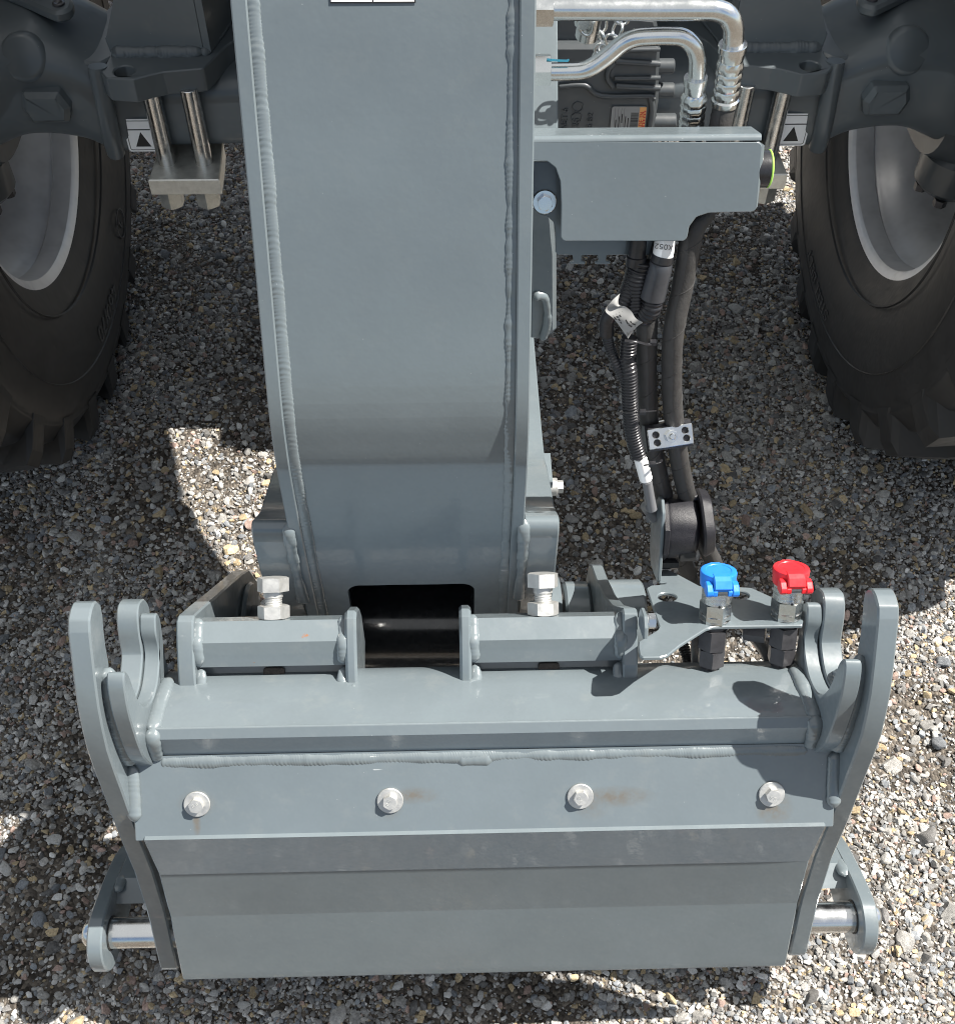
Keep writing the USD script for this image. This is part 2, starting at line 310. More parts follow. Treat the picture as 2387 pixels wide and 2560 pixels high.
M['soil'] = look('gravel_bed', {
    'g': ('geometry', {}), 'n1': ('noise_texture', {'scale': 5.0, 'detail': 6.0}), 'v': ('voronoi_texture', {'scale': 170.0}),
    'r1': ('rgb_ramp', {'ramp': [(0.3, (0.050, 0.045, 0.039)), (0.7, (0.12, 0.11, 0.098))]}),
    'sv': ('separate_color', {}), 'r2': ('rgb_ramp', {'ramp': [(0.0, (0.35, 0.33, 0.31)), (0.6, (1.1, 1.05, 1.0)), (1.0, (2.2, 2.1, 1.95))]}),
    'mm': ('mix_color', {'blend_type': 'multiply', 'fac': 1.0, 'use_clamp': False}),
    'b': ('bump', {'strength': 0.8, 'distance': 0.006, 'invert': True}), 'p': ('principled_bsdf', {'roughness': 0.9, 'specular_ior_level': 0.2})},
    [('g.position', 'n1.vector'), ('g.position', 'v.vector'), ('n1.fac', 'r1.fac'), ('v.color', 'sv.color'), ('sv.r', 'r2.fac'), ('r1.color', 'mm.a'), ('r2.color', 'mm.b'),
     ('mm.result', 'p.base_color'), ('v.distance', 'b.height'), ('b.normal', 'p.normal')])
g = usdkit.mesh(stage, '/World/ground', (P.reshape(-1, 3), q), M['soil'], smooth=True)
tag(g.GetPrim(), 'dark soil under the loose gravel, left bare in the unseen front to cut bounced light', 'ground', kind='structure')

# ================================================================== quick coupler
qc = thing('quick_coupler', 'wide grey steel implement coupler with upright hooks at the end of the boom', 'implement coupler', (0, 0.6, 0.0))
O2, EU, EF = V(0, 0.7385, 0.4691), unit(V(0, .75, .66)), unit(V(0, -.66, .75))     # frame of the lugs: up along them, out towards their front
SIDE = [(.724, .679), (.709, .678), (.698, .668), (.687, .653), (.664, .62), (.645, .59), (.632, .562), (.62, .53), (.612, .49), (.606, .452), (.597, .40), (.588, .345),
        (.577, .26), (.556, .172), (.548, .145), (.529, .095), (.513, .05), (.513, .04), (.52, .034), (.60, .034), (.66, .10), (.70, .22), (.735, .36), (.745, .46), (.73, .505),
        (.71, .512), (.685, .522), (.671, .542), (.675, .562), (.69, .572), (.707, .59), (.716, .61), (.728, .628), (.74, .642), (.746, .655), (.742, .668), (.734, .676)]
HOOK = [(0.6782, 0.6145), (0.672, 0.6166), (0.6637, 0.6093), (0.6543, 0.5927), (0.645, 0.5699), (0.6378, 0.5367), (0.6336, 0.5056), (0.6346, 0.4745), (0.6533, 0.4226), (0.7052, 0.3915), (0.7622, 0.4019), (0.7798, 0.4434), (0.785, 0.4693), (0.7985, 0.4952), (0.8109, 0.518), (0.812, 0.5346), (0.8037, 0.5429), (0.7943, 0.5377), (0.785, 0.5263), (0.7798, 0.5077), (0.7684, 0.4942), (0.7363, 0.4859), (0.7062, 0.4952), (0.6865, 0.516), (0.6782, 0.5471), (0.6798, 0.5782), (0.6823, 0.601)]
HOOK2 = [(0.6983, 0.5052), (0.7035, 0.5001), (0.7334, 0.4908), (0.7655, 0.499), (0.7747, 0.5083), (0.782, 0.5238), (0.7913, 0.5393), (0.8026, 0.5497), (0.815, 0.5517), (0.8264, 0.5445), (0.8357, 0.5331), (0.8388, 0.5125), (0.8295, 0.4949), (0.8109, 0.4742), (0.7902, 0.4484), (0.7438, 0.4071), (0.6921, 0.4174), (0.6859, 0.4691)]
BEAM = cr([(.6625, .4965), (.685, .4915), (.712, .4835), (.742, .4705), (.766, .456), (.783, .437), (.790, .41), (.787, .38)], 5)
bi = BEAM + .012 * np.array([unit(V(-t[1], t[0], 0))[:2] * -1 for t in np.gradient(BEAM, axis=0)]) * 1.0
bi = np.where(((bi - BEAM) @ V(0, 1) < 0)[:, None] | True, bi, bi)
part(qc, 'cross_beam', px([tuple(p) for p in BEAM] + [tuple(p) for p in bi[::-1]], -.4195, .4195, 0), 'paint_chipped', 40)
part(qc, 'ridge_bar', px([(.6635, .4985), (.6545, .4895), (.6528, .447), (.668, .447), (.672, .488)], -.4195, .4195, .0012), 'paint', 20)

# the lip plate and the stains below its bolts
LP, LN, LD = V(0, .575, .370), unit(V(0, -.733, .680)), unit(V(0, .680, .733))
bolts = [on(p, LP, LN) for p in (Z4(795, 370), Z5(175, 350), Z5(1275, 325), Z6(790, 312))]
def stains(n, l, last):
    acc = None
    # each stain: centre offset from its bolt (along x, down the plate), half sizes, lean
    for k, (bi, dx, dv, sx, sv, amt) in enumerate([(0, -.002, -.022, .006, .026, .9), (0, 0, 0, .028, .022, .35), (1, .03, .006, .036, .013, .7), (1, -.004, -.008, .022, .022, .35),
                                                    (2, .045, -.002, .055, .016, .7), (2, .014, -.012, .026, .022, .5), (3, .004, -.020, .026, .028, .75)]):
        c = bolts[bi] + V(dx, 0, 0) + LD * dv
        th = math.atan2(LD[2], LD[1])
        n.update({f's{k}o': ('mapping', {'mapping_type': 'point', 'location': tuple(-c)}), f's{k}r': ('mapping', {'mapping_type': 'point', 'rotation': (-th, 0, 0), 'scale': (1, 1, 1)}),
                  f's{k}s': ('mapping', {'mapping_type': 'point', 'scale': (1 / sx, 1 / sv, 1 / .02)}), f's{k}g': ('gradient_texture', {'gradient_type': 'spherical'}),
                  f's{k}m': ('math', {'math_type': 'multiply', 'value2': amt * 1.6, 'use_clamp': True})})
        l += [('g.position', f's{k}o.vector'), (f's{k}o.vector', f's{k}r.vector'), (f's{k}r.vector', f's{k}s.vector'), (f's{k}s.vector', f's{k}g.vector'), (f's{k}g.fac', f's{k}m.value1')]
        if acc is None: acc = f's{k}m.value'
        else:
            n[f's{k}a'] = ('math', {'math_type': 'maximum'}); l += [(acc, f's{k}a.value1'), (f's{k}m.value', f's{k}a.value2')]; acc = f's{k}a.value'
    n.update({'xn': ('noise_texture', {'scale': 70.0, 'detail': 6.0, 'roughness': 0.7}), 'xr': ('map_range', {'from_min': 0.32, 'from_max': 0.68, 'to_min': 0.1, 'to_max': 1.5, 'clamp': True}),
              'xm': ('math', {'math_type': 'multiply', 'use_clamp': True}), 'xc': ('mix_color', {'b': (0.105, 0.098, 0.085)})})
    l += [('g.position', 'xn.vector'), ('xn.fac', 'xr.value'), (acc, 'xm.value1'), ('xr.result', 'xm.value2'), ('xm.value', 'xc.fac'), (last, 'xc.a')]
    return n, l, 'xc.result'
M['lip'] = paint('grey_paint_stained', GREY, 0.30, dirt=0.3, extra=stains)
lip0 = LP; lip1 = LP + LD * .112
part(qc, 'lip_plate', prism([(0, 0), (np.linalg.norm(lip1 - lip0), 0), (np.linalg.norm(lip1 - lip0), -.009), (0, -.009)], lip0, LD, LN, (1, 0, 0), -.448, .448, .0012), 'lip', 20,
     label='sloping plate with four washered bolts and brown water stains')
for k, c in enumerate(bolts):
    b = part(qc, 'bolt', hexa(c, LN, .0165, .003, .0105, spin=.3 + k * .7), 'galv', 25)
    part(b, 'washer', cyl(c, LN, .0168, 0.0, .0032, .0008, 40), 'galv', 30)
    a = .4 + k * .8; rx = V(math.cos(a), 0, 0) + LD * math.sin(a)
    up = np.cross(LN, rx)
    part(b, 'strength_mark', text('8.8', .0042, c + LN * .0103 + up * .0022, rx, up, .0006), 'galv', False)

# guard flap
FL = [(.5735, .374), (.566, .275), (.5405, .187), (.497, .078), (.4925, .064), (.4945, .055), (.503, .052), (.508, .056), (.503, .064), (.5065, .078), (.547, .187), (.573, .275), (.5805, .374)]
part(qc, 'guard_flap', px(FL, -.437, .437, .0016), 'paint_smooth', 5, label='dark shaded folded guard plate at the bottom front')

# side plates, hooks and their welds
for s in (-1, 1):
    part(qc, 'side_plate', px(rnd(SIDE, .006), s * .4505, s * .476, .0022), 'paint', 28)
    h = part(qc, 'hook_plate', px(rnd(cr(HOOK, 3, True), .002), s * .420, s * .4404, .0018), 'paint_chipped', 28)
    part(h, 'hook_backing', px(rnd(cr(HOOK2, 3, True), .002), s * .4408, s * .4685, .0018), 'paint_chipped', 28)
    x = s * .4455
    part(qc, 'weld_bead', bead([(x, .690, .604), (x, .682, .595), (x, .670, .581), (x, .657, .553), (x, .648, .516), (x, .643, .480), (x, .642, .452)], .0105, .007, 3 + s, up=(0, -.9, .43), flat=.8), 'weld', 40)
    a = [(s * .4125, p[0], p[1]) for p in BEAM[18::-2]]
    part(qc, 'weld_bead', bead(a, .010, .012, 13 + s, amp=.05, lump=.15), 'weld', 40)
    part(qc, 'weld_bead', bead([(s * .4115, .667, .498), (s * .4125, .656, .491), (s * .4135, .6525, .478), (s * .415, .651, .46), (s * .417, .650, .443)], .0095, .012, 17 + s, amp=.05, lump=.2), 'weld', 40)
    w0, w1 = V(s * .4465, .642, .446), V(s * .4465, .592, .391)
    part(qc, 'weld_bead', bead([w0, w0 * .66 + w1 * .34, w0 * .33 + w1 * .67, w1], .0092, .009, 23 + s, amp=.06, lump=.15), 'weld', 40)
part(qc, 'weld_bead', bead([(x, .6475 + .0006 * math.sin(x * 40), .4415) for x in np.linspace(-.415, .415, 24)], .0098, .0040, 31, up=(0, -.85, .5), flat=.62, amp=.12, lump=.2), 'weld', 40)
part(qc, 'weld_bead', bead([(-.04, .646, .4405), (.0, .646, .4405), (.012, .646, .4405)], .0118, .02, 33, amp=.02), 'weld', 40)
part(qc, 'weld_bead', bead([(x, .6645, .4968) for x in np.linspace(-.41, .41, 20)], .0028, .004, 35, amp=.05), 'weld', 40)

# lower pin lugs and locking pins
PIN = V(0, .558, .072)
LUG = cr([(.508, .06), (.512, .087), (.527, .108), (.548, .1175), (.572, .1165), (.633, .088), (.69, .05), (.715, .015), (.70, -.012), (.64, -.008), (.57, .010), (.535, .022), (.515, .038)], 5, True)
for s in (-1, 1):
    lug = part(qc, 'pin_lug', px(LUG, s * .549, s * .571, .0022), 'paint', 30)
    part(lug, 'lug_bridge', px([(.60, .075), (.635, .086), (.69, .055), (.71, .02), (.685, .0), (.675, .03), (.63, .062)], s * .474, s * .5505, .0012), 'paint', 30)
    part(lug, 'weld_bead', bead([(s * .546, .612, .093), (s * .545, .638, .078), (s * .546, .66, .05)], .009, .015, 41 + s, amp=.04), 'weld', 40)
    pin = part(qc, 'locking_pin', cyl(V(0, PIN[1], PIN[2]), (s, 0, 0), .0222, .40, .575, .002, 48), 'chrome', 30)
    part(pin, 'pin_tip', lathe([(.574, 0), (.574, .0215), (.583, .019), (.588, .014), (.590, .004), (.5905, 0)], V(0, PIN[1], PIN[2]), (s, 0, 0), 40), 'chrome', 30)
    part(pin, 'pin_seal', lathe([(.5475, .0225), (.5475, .0245), (.5495, .0245), (.5495, .0225)], V(0, PIN[1], PIN[2]), (s, 0, 0), 40), 'ink', 30)

# lugs on the beam, stop bars and adjusting bolts
EARL = [(.733, .440), (.7305, .456)] + [(0.7513, 0.4851), (0.7672, 0.5022), (0.7864, 0.5213), (0.8013, 0.5314), (0.8121, 0.5287), (0.8525, 0.4893), (0.9196, 0.4212), (1.0444, 0.2964), (1.0848, 0.2517), (1.1126, 0.1782), (1.0976, 0.1089), (1.0336, 0.0876), (0.9378, 0.1409), (0.8419, 0.2688), (0.7672, 0.354)]
EARR = [(.733, .440), (.7305, .456)] + [(0.7513, 0.4851), (0.7672, 0.4979), (0.7864, 0.5171), (0.8013, 0.5314), (0.8121, 0.5287), (0.827, 0.5075), (0.8717, 0.4467), (0.9324, 0.3839), (0.9963, 0.3316), (1.0497, 0.2954), (1.071, 0.2688), (1.0763, 0.2262), (1.055, 0.1195), (0.991, 0.0983), (0.9271, 0.1515), (0.8419, 0.2688), (0.7672, 0.354)]
SHORT = [(.733, .440), (.7305, .456)] + [(0.7513, 0.4851), (0.7672, 0.5022), (0.7864, 0.5213), (0.8013, 0.532), (0.8141, 0.5309), (0.8419, 0.4979), (0.8525, 0.4659), (0.8525, 0.3967), (0.7886, 0.3647), (0.746, 0.3859)]
part(qc, 'ear_plate', px(rnd(EARL, .004), -0.3963, -0.374, .0022), 'paint', 24)
part(qc, 'ear_plate', px(rnd(EARR, .004), 0.1822, 0.2014, .0022), 'paint', 24)
part(qc, 'lug_plate', px(rnd(SHORT, .003), -0.1795, -0.1641, .0035), 'paint_chipped', 24)
part(qc, 'lug_plate', px(rnd(SHORT, .003), -0.0309, -0.0154, .0035), 'paint_chipped', 24)
def sn(p, x, nv):            # where the pixel's ray meets the lug-frame plane n = nv, as (s, n)
    q = on(p, O2 + EF * nv, EF); return ((q - O2) @ EU, nv)
for x0, x1, side in ((-0.3746, -0.179, 0), (-0.0159, 0.1828, 1)):
    col = U1 if side == 0 else U2
    top, mid, bot = (520, 706, 912) if side == 0 else (557, 750, 940)
    cx = 880
    A_, B_, C_ = sn(col(cx, top), 0, -.0105), sn(col(cx, mid), 0, .002), sn(col(cx, bot), 0, -.009)
    poly = [C_, B_, A_, (A_[0], -.05), (C_[0], -.05)]
    part(qc, 'stop_bar', prism(poly, O2, EU, EF, (1, 0, 0), x0, x1, .0012), 'paint_chipped', 15)
    for k, (xx, sg) in enumerate(((x0, 1), (x1, -1))):
        xx = xx + sg * .003
        mk = lambda s, nn: O2 + EU * s + EF * nn + V(xx, 0, 0)
        part(qc, 'weld_bead', bead([mk(A_[0] + .004, -.012), mk(A_[0] - .018, -.004), mk(B_[0], .0015), mk((B_[0] + C_[0]) / 2, -.002), mk(C_[0] + .002, -.009)], .0082, .008, 51 + k + 2 * side, amp=.07, lump=.28), 'weld', 40)
        part(qc, 'weld_bead', bead([mk(C_[0] - .004, -.012), mk(.012, -.008) + V(sg * .003, 0, 0), mk(.0, -.004) + V(sg * .002, 0, 0), mk(-.006, .003) - V(sg * .008, 0, 0), mk(-.004, .003) - V(sg * .020, 0, 0)], .0068, .008, 61 + k + 2 * side, amp=.07, lump=.28), 'weld', 40)
    # bolt standing in the bar
    nb_ = -.030; hx = on(col(906 if side == 0 else 815, 520 if side == 0 else 555), O2 + EF * nb_, EF)
    s_n = (hx - O2) @ EU; s0 = A_[0]
    head = on(col(906 if side == 0 else 813, 268 if side == 0 else 300), O2 + EF * nb_, EF); s_h = (head - O2) @ EU
    bx = V((hx[0] + head[0]) / 2, 0, 0); C0 = O2 + EF * nb_ + bx
    bt = part(qc, 'adjusting_bolt', hexa(C0, EU, .0365, s_h, s_h + .0185, spin=.52 if side == 0 else .75), 'galv', 20)
    p_, s_ = resample([C0 + EU * (s0 - .005), C0 + EU * (s0 + .03), C0 + EU * (s_h - .004)], .0006)
    part(bt, 'thread', tube(p_, s_, .0118, 24, lambda ss, a: 1 - .10 * np.abs(2 * ((ss / .0032 - a / (2 * np.pi)) % 1) - 1)), 'galv', 40)
    part(bt, 'shank', cyl(C0, EU, .0128, s_h - .0095, s_h + .001, .002), 'galv', 30)
    part(bt, 'lock_nut', hexa(C0, EU, .0365, s0 + .0005, s0 + .0175, True, spin=.58 if side == 0 else .62), 'galv', 20)
# weld scraps and bolt ends seen in the gap under each bar
for x0, x1, x in ((-0.3746, -0.179, -0.277), (-0.0159, 0.1828, 0.0874)):
    part(qc, 'web_plate', prism([(-.03, -.070), (.03, -.070), (.03, -.032), (-.03, -.032)], O2, EU, EF, (1, 0, 0), x0 + .0005, x1 - .0005, 0), 'paint', 20)
    part(qc, 'bolt_end', prism(rnd([(-.014, 0), (.014, 0), (.014, .05), (-.014, .05)], .004), O2 + EF * -.032 + EU * -.03 + V(x, 0, 0), (1, 0, 0), EU, EF, 0, .006, .001), 'rust', 20)

# pivot: pin, bosses, spacer rings
PV = V(0, 1.0006, 0.2074)
part(qc, 'pivot_pin', cyl(PV, (1, 0, 0), .036, -.385, .262, .003), 'dark', 30)
part(qc, 'pivot_boss', cyl(PV, (1, 0, 0), .074, -0.3749, -0.3655, .004, 48), 'paint', 30)
part(qc, 'pivot_ring', cyl(PV, (1, 0, 0), .066, 0.139, 0.1812, .004, 48), 'paint', 30)
part(qc, 'pivot_cap', cyl(PV, (1, 0, 0), .068, 0.2015, 0.2682, .004, 48), 'paint', 30)

# ================================================================== boom
bm = thing('loader_boom', 'grey welded steel loader boom head reaching down in the middle', 'loader boom', (-.092, 1.2, .4))
FACE = cr([(1.773, 1.5858), (1.4884, 1.5311), (1.2805, 1.4326), (1.1764, 1.3232), (1.1075, 1.2028), (1.0385, 1.0573), (0.9642, 0.9018), (0.9188, 0.8033), (0.9023, 0.7431), (0.8969, 0.6994), (0.895, 0.6228), (0.8955, 0.5461), (0.898, 0.4695), (0.9023, 0.382), (0.9025, 0.3), (0.8975, 0.22), (0.896, 0.17)], 8)
XL, XR, TK = -0.2508, 0.0556, .0166
nose = [(PV[1] + .1094 * math.cos(math.radians(t)), PV[2] + .1094 * math.sin(math.radians(t))) for t in np.linspace(200, 350, 14)]
back = [(1.1601, 0.3815), (1.2695, 0.5149), (1.4009, 0.7181), (1.5635, 0.8849), (1.8136, 0.9995), (4.6, 1.72), (4.6, 2.16), (1.9699, 1.6249)]
side = [tuple(p) for p in FACE[:-2]] + nose[2:] + back
for a, b in ((XL, XL + TK), (XR - TK, XR)):
    part(bm, 'side_plate', px(side, a, b, .0016), 'paint_smooth', 20)
ins = np.array([(p[0], p[1]) for p in FACE]); tng = unit_rows(np.gradient(ins, axis=0)); nrm = np.stack([-tng[:, 1], tng[:, 0]], 1)
nrm = np.where((nrm[:, :1] < 0), -nrm, nrm)                     # pointing back (+y)
f0, f1 = ins + nrm * .006, ins + nrm * .018
# face plate with the round-cornered opening at its bottom end: a strip grid cut around the opening
cut = [on(D(683, 1218), V(0, 0.8936, .46), (0, 1, 0)), on(D(921, 1218), V(0, 0.8936, .46), (0, 1, 0)), on(D(800, 1148), V(0, 0.8936, .46), (0, 1, 0))]
cx0, cx1, cz = cut[0][0], cut[1][0], cut[2][2]
s_ = np.concatenate([[0], np.cumsum(np.linalg.norm(np.diff(ins, axis=0), axis=1))])
def s_of_z(z): return np.interp(-z, -ins[:, 1], s_)
S1 = s_[-1]; sc = s_of_z(cz)
outline = shapely.box(XL + TK + .0005, 0, XR - TK - .0005, S1).difference(shapely.box(cx0, sc, cx1, S1 + 1).buffer(-.018).buffer(.018))
outline = outline.segmentize(.02)
ring = np.array(outline.exterior.coords)[:-1]
# triangulate in slices so the plate can bend
tris, vs = [], []
from shapely.geometry import MultiPolygon
N = 0
for k in range(len(s_) - 1):
    sl = outline.intersection(shapely.box(-1, s_[k], 1, s_[k + 1]))
    for gpoly in getattr(sl, 'geoms', [sl]):
        if gpoly.geom_type != 'Polygon' or gpoly.area < 1e-9: continue
        c_ = np.array(gpoly.exterior.coords)[:-1]; t_ = mapbox_earcut.triangulate_float64(c_, np.array([len(c_)], np.uint32)).reshape(-1, 3)
        vs.append(c_); tris.append(t_ + N); N += len(c_)
vs, tris = np.vstack(vs), np.vstack(tris)
def bend(q, arr): return np.stack([q[:, 0], np.interp(q[:, 1], s_, arr[:, 0]), np.interp(q[:, 1], s_, arr[:, 1])], 1)
front = tm(bend(vs, f0), tris); backm = tm(bend(vs, f1), tris[:, ::-1])
rim_i = np.arange(len(ring)); rim_j = (rim_i + 1) % len(ring); L0, L1 = bend(ring, f0), bend(ring, f1); n_ = len(ring)
rim = tm(np.vstack([L0, L1]), np.vstack([np.stack([rim_i, rim_j, rim_j + n_], 1), np.stack([rim_i, rim_j + n_, rim_i + n_], 1)]))
fp = cat(front, backm, rim); fp.merge_vertices(digits_vertex=6)
trimesh.repair.fix_normals(fp)
part(bm, 'face_plate', fp, 'paint_smooth', 25)
for k, (x, lam, up) in enumerate(((XL + TK + .0045, .0050, 1), (XR - TK - .0045, .0085, 2))):
    path = [(x, p[0] + n[0] * .0058, p[1] + n[1] * .0058) for p, n in list(zip(ins, nrm))[4:-6:3]]
    part(bm, 'weld_bead', bead(path, .0084 if k == 0 else .0075, lam, 71 + k, up=(0, -.93, .36), flat=.40 if k == 0 else .26, amp=.16 if k == 0 else .10, lump=.16 if k == 0 else .35), 'weld', 40)
# stiffener plates beside the head with rounded fronts
STF = cr([(0.8996, 0.6009), (0.892, 0.5877), (0.8903, 0.5571), (0.892, 0.4914), (0.9007, 0.4148), (0.9247, 0.3382), (0.9631, 0.2725), (1.0397, 0.2288), (1.1272, 0.2725), (1.2257, 0.3491), (1.4665, 0.382), (1.5322, 0.4476), (1.4227, 0.4673), (1.2586, 0.4728), (1.1272, 0.4827), (1.0725, 0.5111), (1.0178, 0.5352), (0.9631, 0.5593), (0.9247, 0.5899), (0.9106, 0.6009)], 5, True)
for a, b in ((XL - .0482, XL - .0005), (XR + .0005, XR + .0461)):
    st = part(bm, 'stiffener_plate', px(STF, a, b, .002), 'paint', 26)
    xw = b + .001 if a < XL else a - .001
    part(st, 'weld_bead', bead([(xw, 0.9018, 0.6052), (xw, 0.8914, 0.5899), (xw, 0.8892, 0.5516), (xw, 0.8914, 0.4914), (xw, 0.8974, 0.4258)], .008, .012, 81, flat=.5, amp=.05, lump=.4), 'weld', 40)
part(bm, 'pivot_boss', cyl(PV, (1, 0, 0), .079, XR + .04, XR + .077, .005, 48), 'paint', 30)
part(bm, 'pivot_boss', cyl(PV, (1, 0, 0), .079, XL - .078, XL - .042, .005, 48), 'paint', 30)
part(bm, 'pivot_tube', lathe([(-.225, .0), (-.225, .082), (-.205, .084), (-.198, .072), (-.012, .072), (-.008, .082), (.02, .082), (.02, 0)], PV, (1, 0, 0), 40), 'gloss_dark', 30)
b0 = at(D(1086, 945), 'x', 0.1286)
part(bm, 'bolt', cat(hexa(V(0.1254, b0[1], b0[2]), (1, 0, 0), .018, 0, .009), cyl(V(0.1181, b0[1], b0[2]), (1, 0, 0), .014, -.006, .007, .001)), 'galv', 25)
part(bm, 'bolt_plate', box((0.1098, b0[1] + .02, b0[2] - .035), (.013, .06, .12), .002), 'paint', 25)
# white two-cell sticker at the top of the head
dn, pn = V(0, -.428, -.904), V(0, -.904, .428)
iz = np.argmin(np.abs(f0[:, 1] - 1.177)); FP = V(0, f0[iz][0], f0[iz][1])
pn = unit(V(0, -(f0[iz - 2][1] - f0[iz + 2][1]), f0[iz - 2][0] - f0[iz + 2][0])); dn = V(0, -pn[2], pn[1])
pb = on(D(724, 5.5), FP, pn) * V(0, 1, 1) + pn * .0006
c0, c1 = on(D(641, 5), FP, pn), on(D(807, 4), FP, pn)
st = part(bm, 'sticker', prism([(c0[0], -.04), (c1[0], -.04), (c1[0], 0), (c0[0], 0)], pb, (1, 0, 0), dn, pn, 0, .0004, 0), 'ink', False, label='white sticker with two framed cells at the very top')
xm = (c0[0] + c1[0]) / 2
for a, b in ((c0[0] + .0012, xm - .0006), (xm + .0006, c1[0] - .0012)):
    part(st, 'sticker_cell', prism([(a, -.04), (b, -.04), (b, -.0014), (a, -.0014)], pb, (1, 0, 0), dn, pn, .0004, .0007, 0), 'white', False)
# brackets on the far right flank of the boom
c = at(D(1060, 150), 'y', 1.30)
q0, q1 = at(D(1030, 30), 'y', 1.30), at(D(1083, 268), 'y', 1.30)
FQ, FN = V(0, 1.30, q1[2] + .05), unit(V(0, -.70, .71))
part(bm, 'flank_plate', prism([(XR + .001, -.10), (on(D(1083, 268), FQ, FN)[0], -.10), (on(D(1083, 40), FQ, FN)[0], .16), (XR + .001, .16)], FQ, (1, 0, 0), V(0, FN[2], -FN[1]), FN, -.02, 0, .002), 'paint', 20)
LOB = [Hs(60, 30), Hs(245, 30), Hs(262, 190), Hs(268, 280), Hs(282, 420), Hs(282, 1010), Hs(255, 1045), Hs(190, 1085), Hs(150, 1090), Hs(60, 1080)]
lob = [(at(p, 'y', 1.25)[0], at(p, 'y', 1.25)[2]) for p in LOB]
fb = part(bm, 'flank_bracket', prism(rnd(lob, .006), (0, 1.25, 0), (1, 0, 0), (0, 0, 1), (0, 1, 0), 0, .05, .006), 'paint', 30)
wb = [at(Hs(x, y), 'y', 1.247) for x, y in ((100, 735), (180, 745), (205, 820), (210, 940), (185, 1040), (160, 1075))]
part(fb, 'weld_bead', bead(wb, .008, .012, 91, amp=.04, lump=.6), 'weld', 40)

part(bm, 'inner_web', box(((XL + XR) / 2, PV[1] + .085, .30), (XR - XL - 2 * TK - .002, .012, .50), .001), 'dark', 20)  # added dark plate, its colour stands for the shade in the opening

# ================================================================== front axle (symmetric about x = 0)
YA, ZA = 1.86, .655
ld = thing('wheel_loader', 'grey loader front end, coloured dark for its shade, with cast axle, chassis and two big tyres behind the boom', 'loader', (0, 1.88, GROUND))
ax = ch = dh = ld
def loft(sections, n=40):
    """sections: (x, yc, zc, half depth, half height, squareness)."""
    ang = np.arange(n) * 2 * np.pi / n; sec = np.array(sorted(sections), float)
    xs = np.linspace(sec[0, 0], sec[-1, 0], 90); c = [np.interp(xs, sec[:, 0], sec[:, k]) for k in range(6)]
    k_ = np.ones(5) / 5
    for k in range(1, 5): c[k] = np.convolve(np.pad(c[k], 2, 'edge'), k_, 'valid')
    e = 2 / c[5][:, None]; cs, sn_ = np.cos(ang)[None], np.sin(ang)[None]
    y = c[1][:, None] + c[3][:, None] * np.sign(cs) * np.abs(cs) ** e; z = c[2][:, None] + c[4][:, None] * np.sign(sn_) * np.abs(sn_) ** e
    v = np.stack([np.repeat(xs[:, None], n, 1), y, z], -1).reshape(-1, 3)
    i, j = np.meshgrid(np.arange(len(xs) - 1), np.arange(n), indexing='ij'); kk = (j + 1) % n
    q = np.stack([i * n + j, i * n + kk, (i + 1) * n + kk, (i + 1) * n + j], -1).reshape(-1, 4)
    v = np.vstack([v, v[:n].mean(0)[None], v[-n:].mean(0)[None]]); jj = np.arange(n); e0 = (len(xs) - 1) * n; N = len(v)
    f = np.vstack([q[:, [0, 1, 2]], q[:, [0, 2, 3]], np.stack([np.full(n, N - 2), (jj + 1) % n, jj], 1), np.stack([np.full(n, N - 1), e0 + jj, e0 + (jj + 1) % n], 1)])
    m = tm(v, f); m.fix_normals(); return m
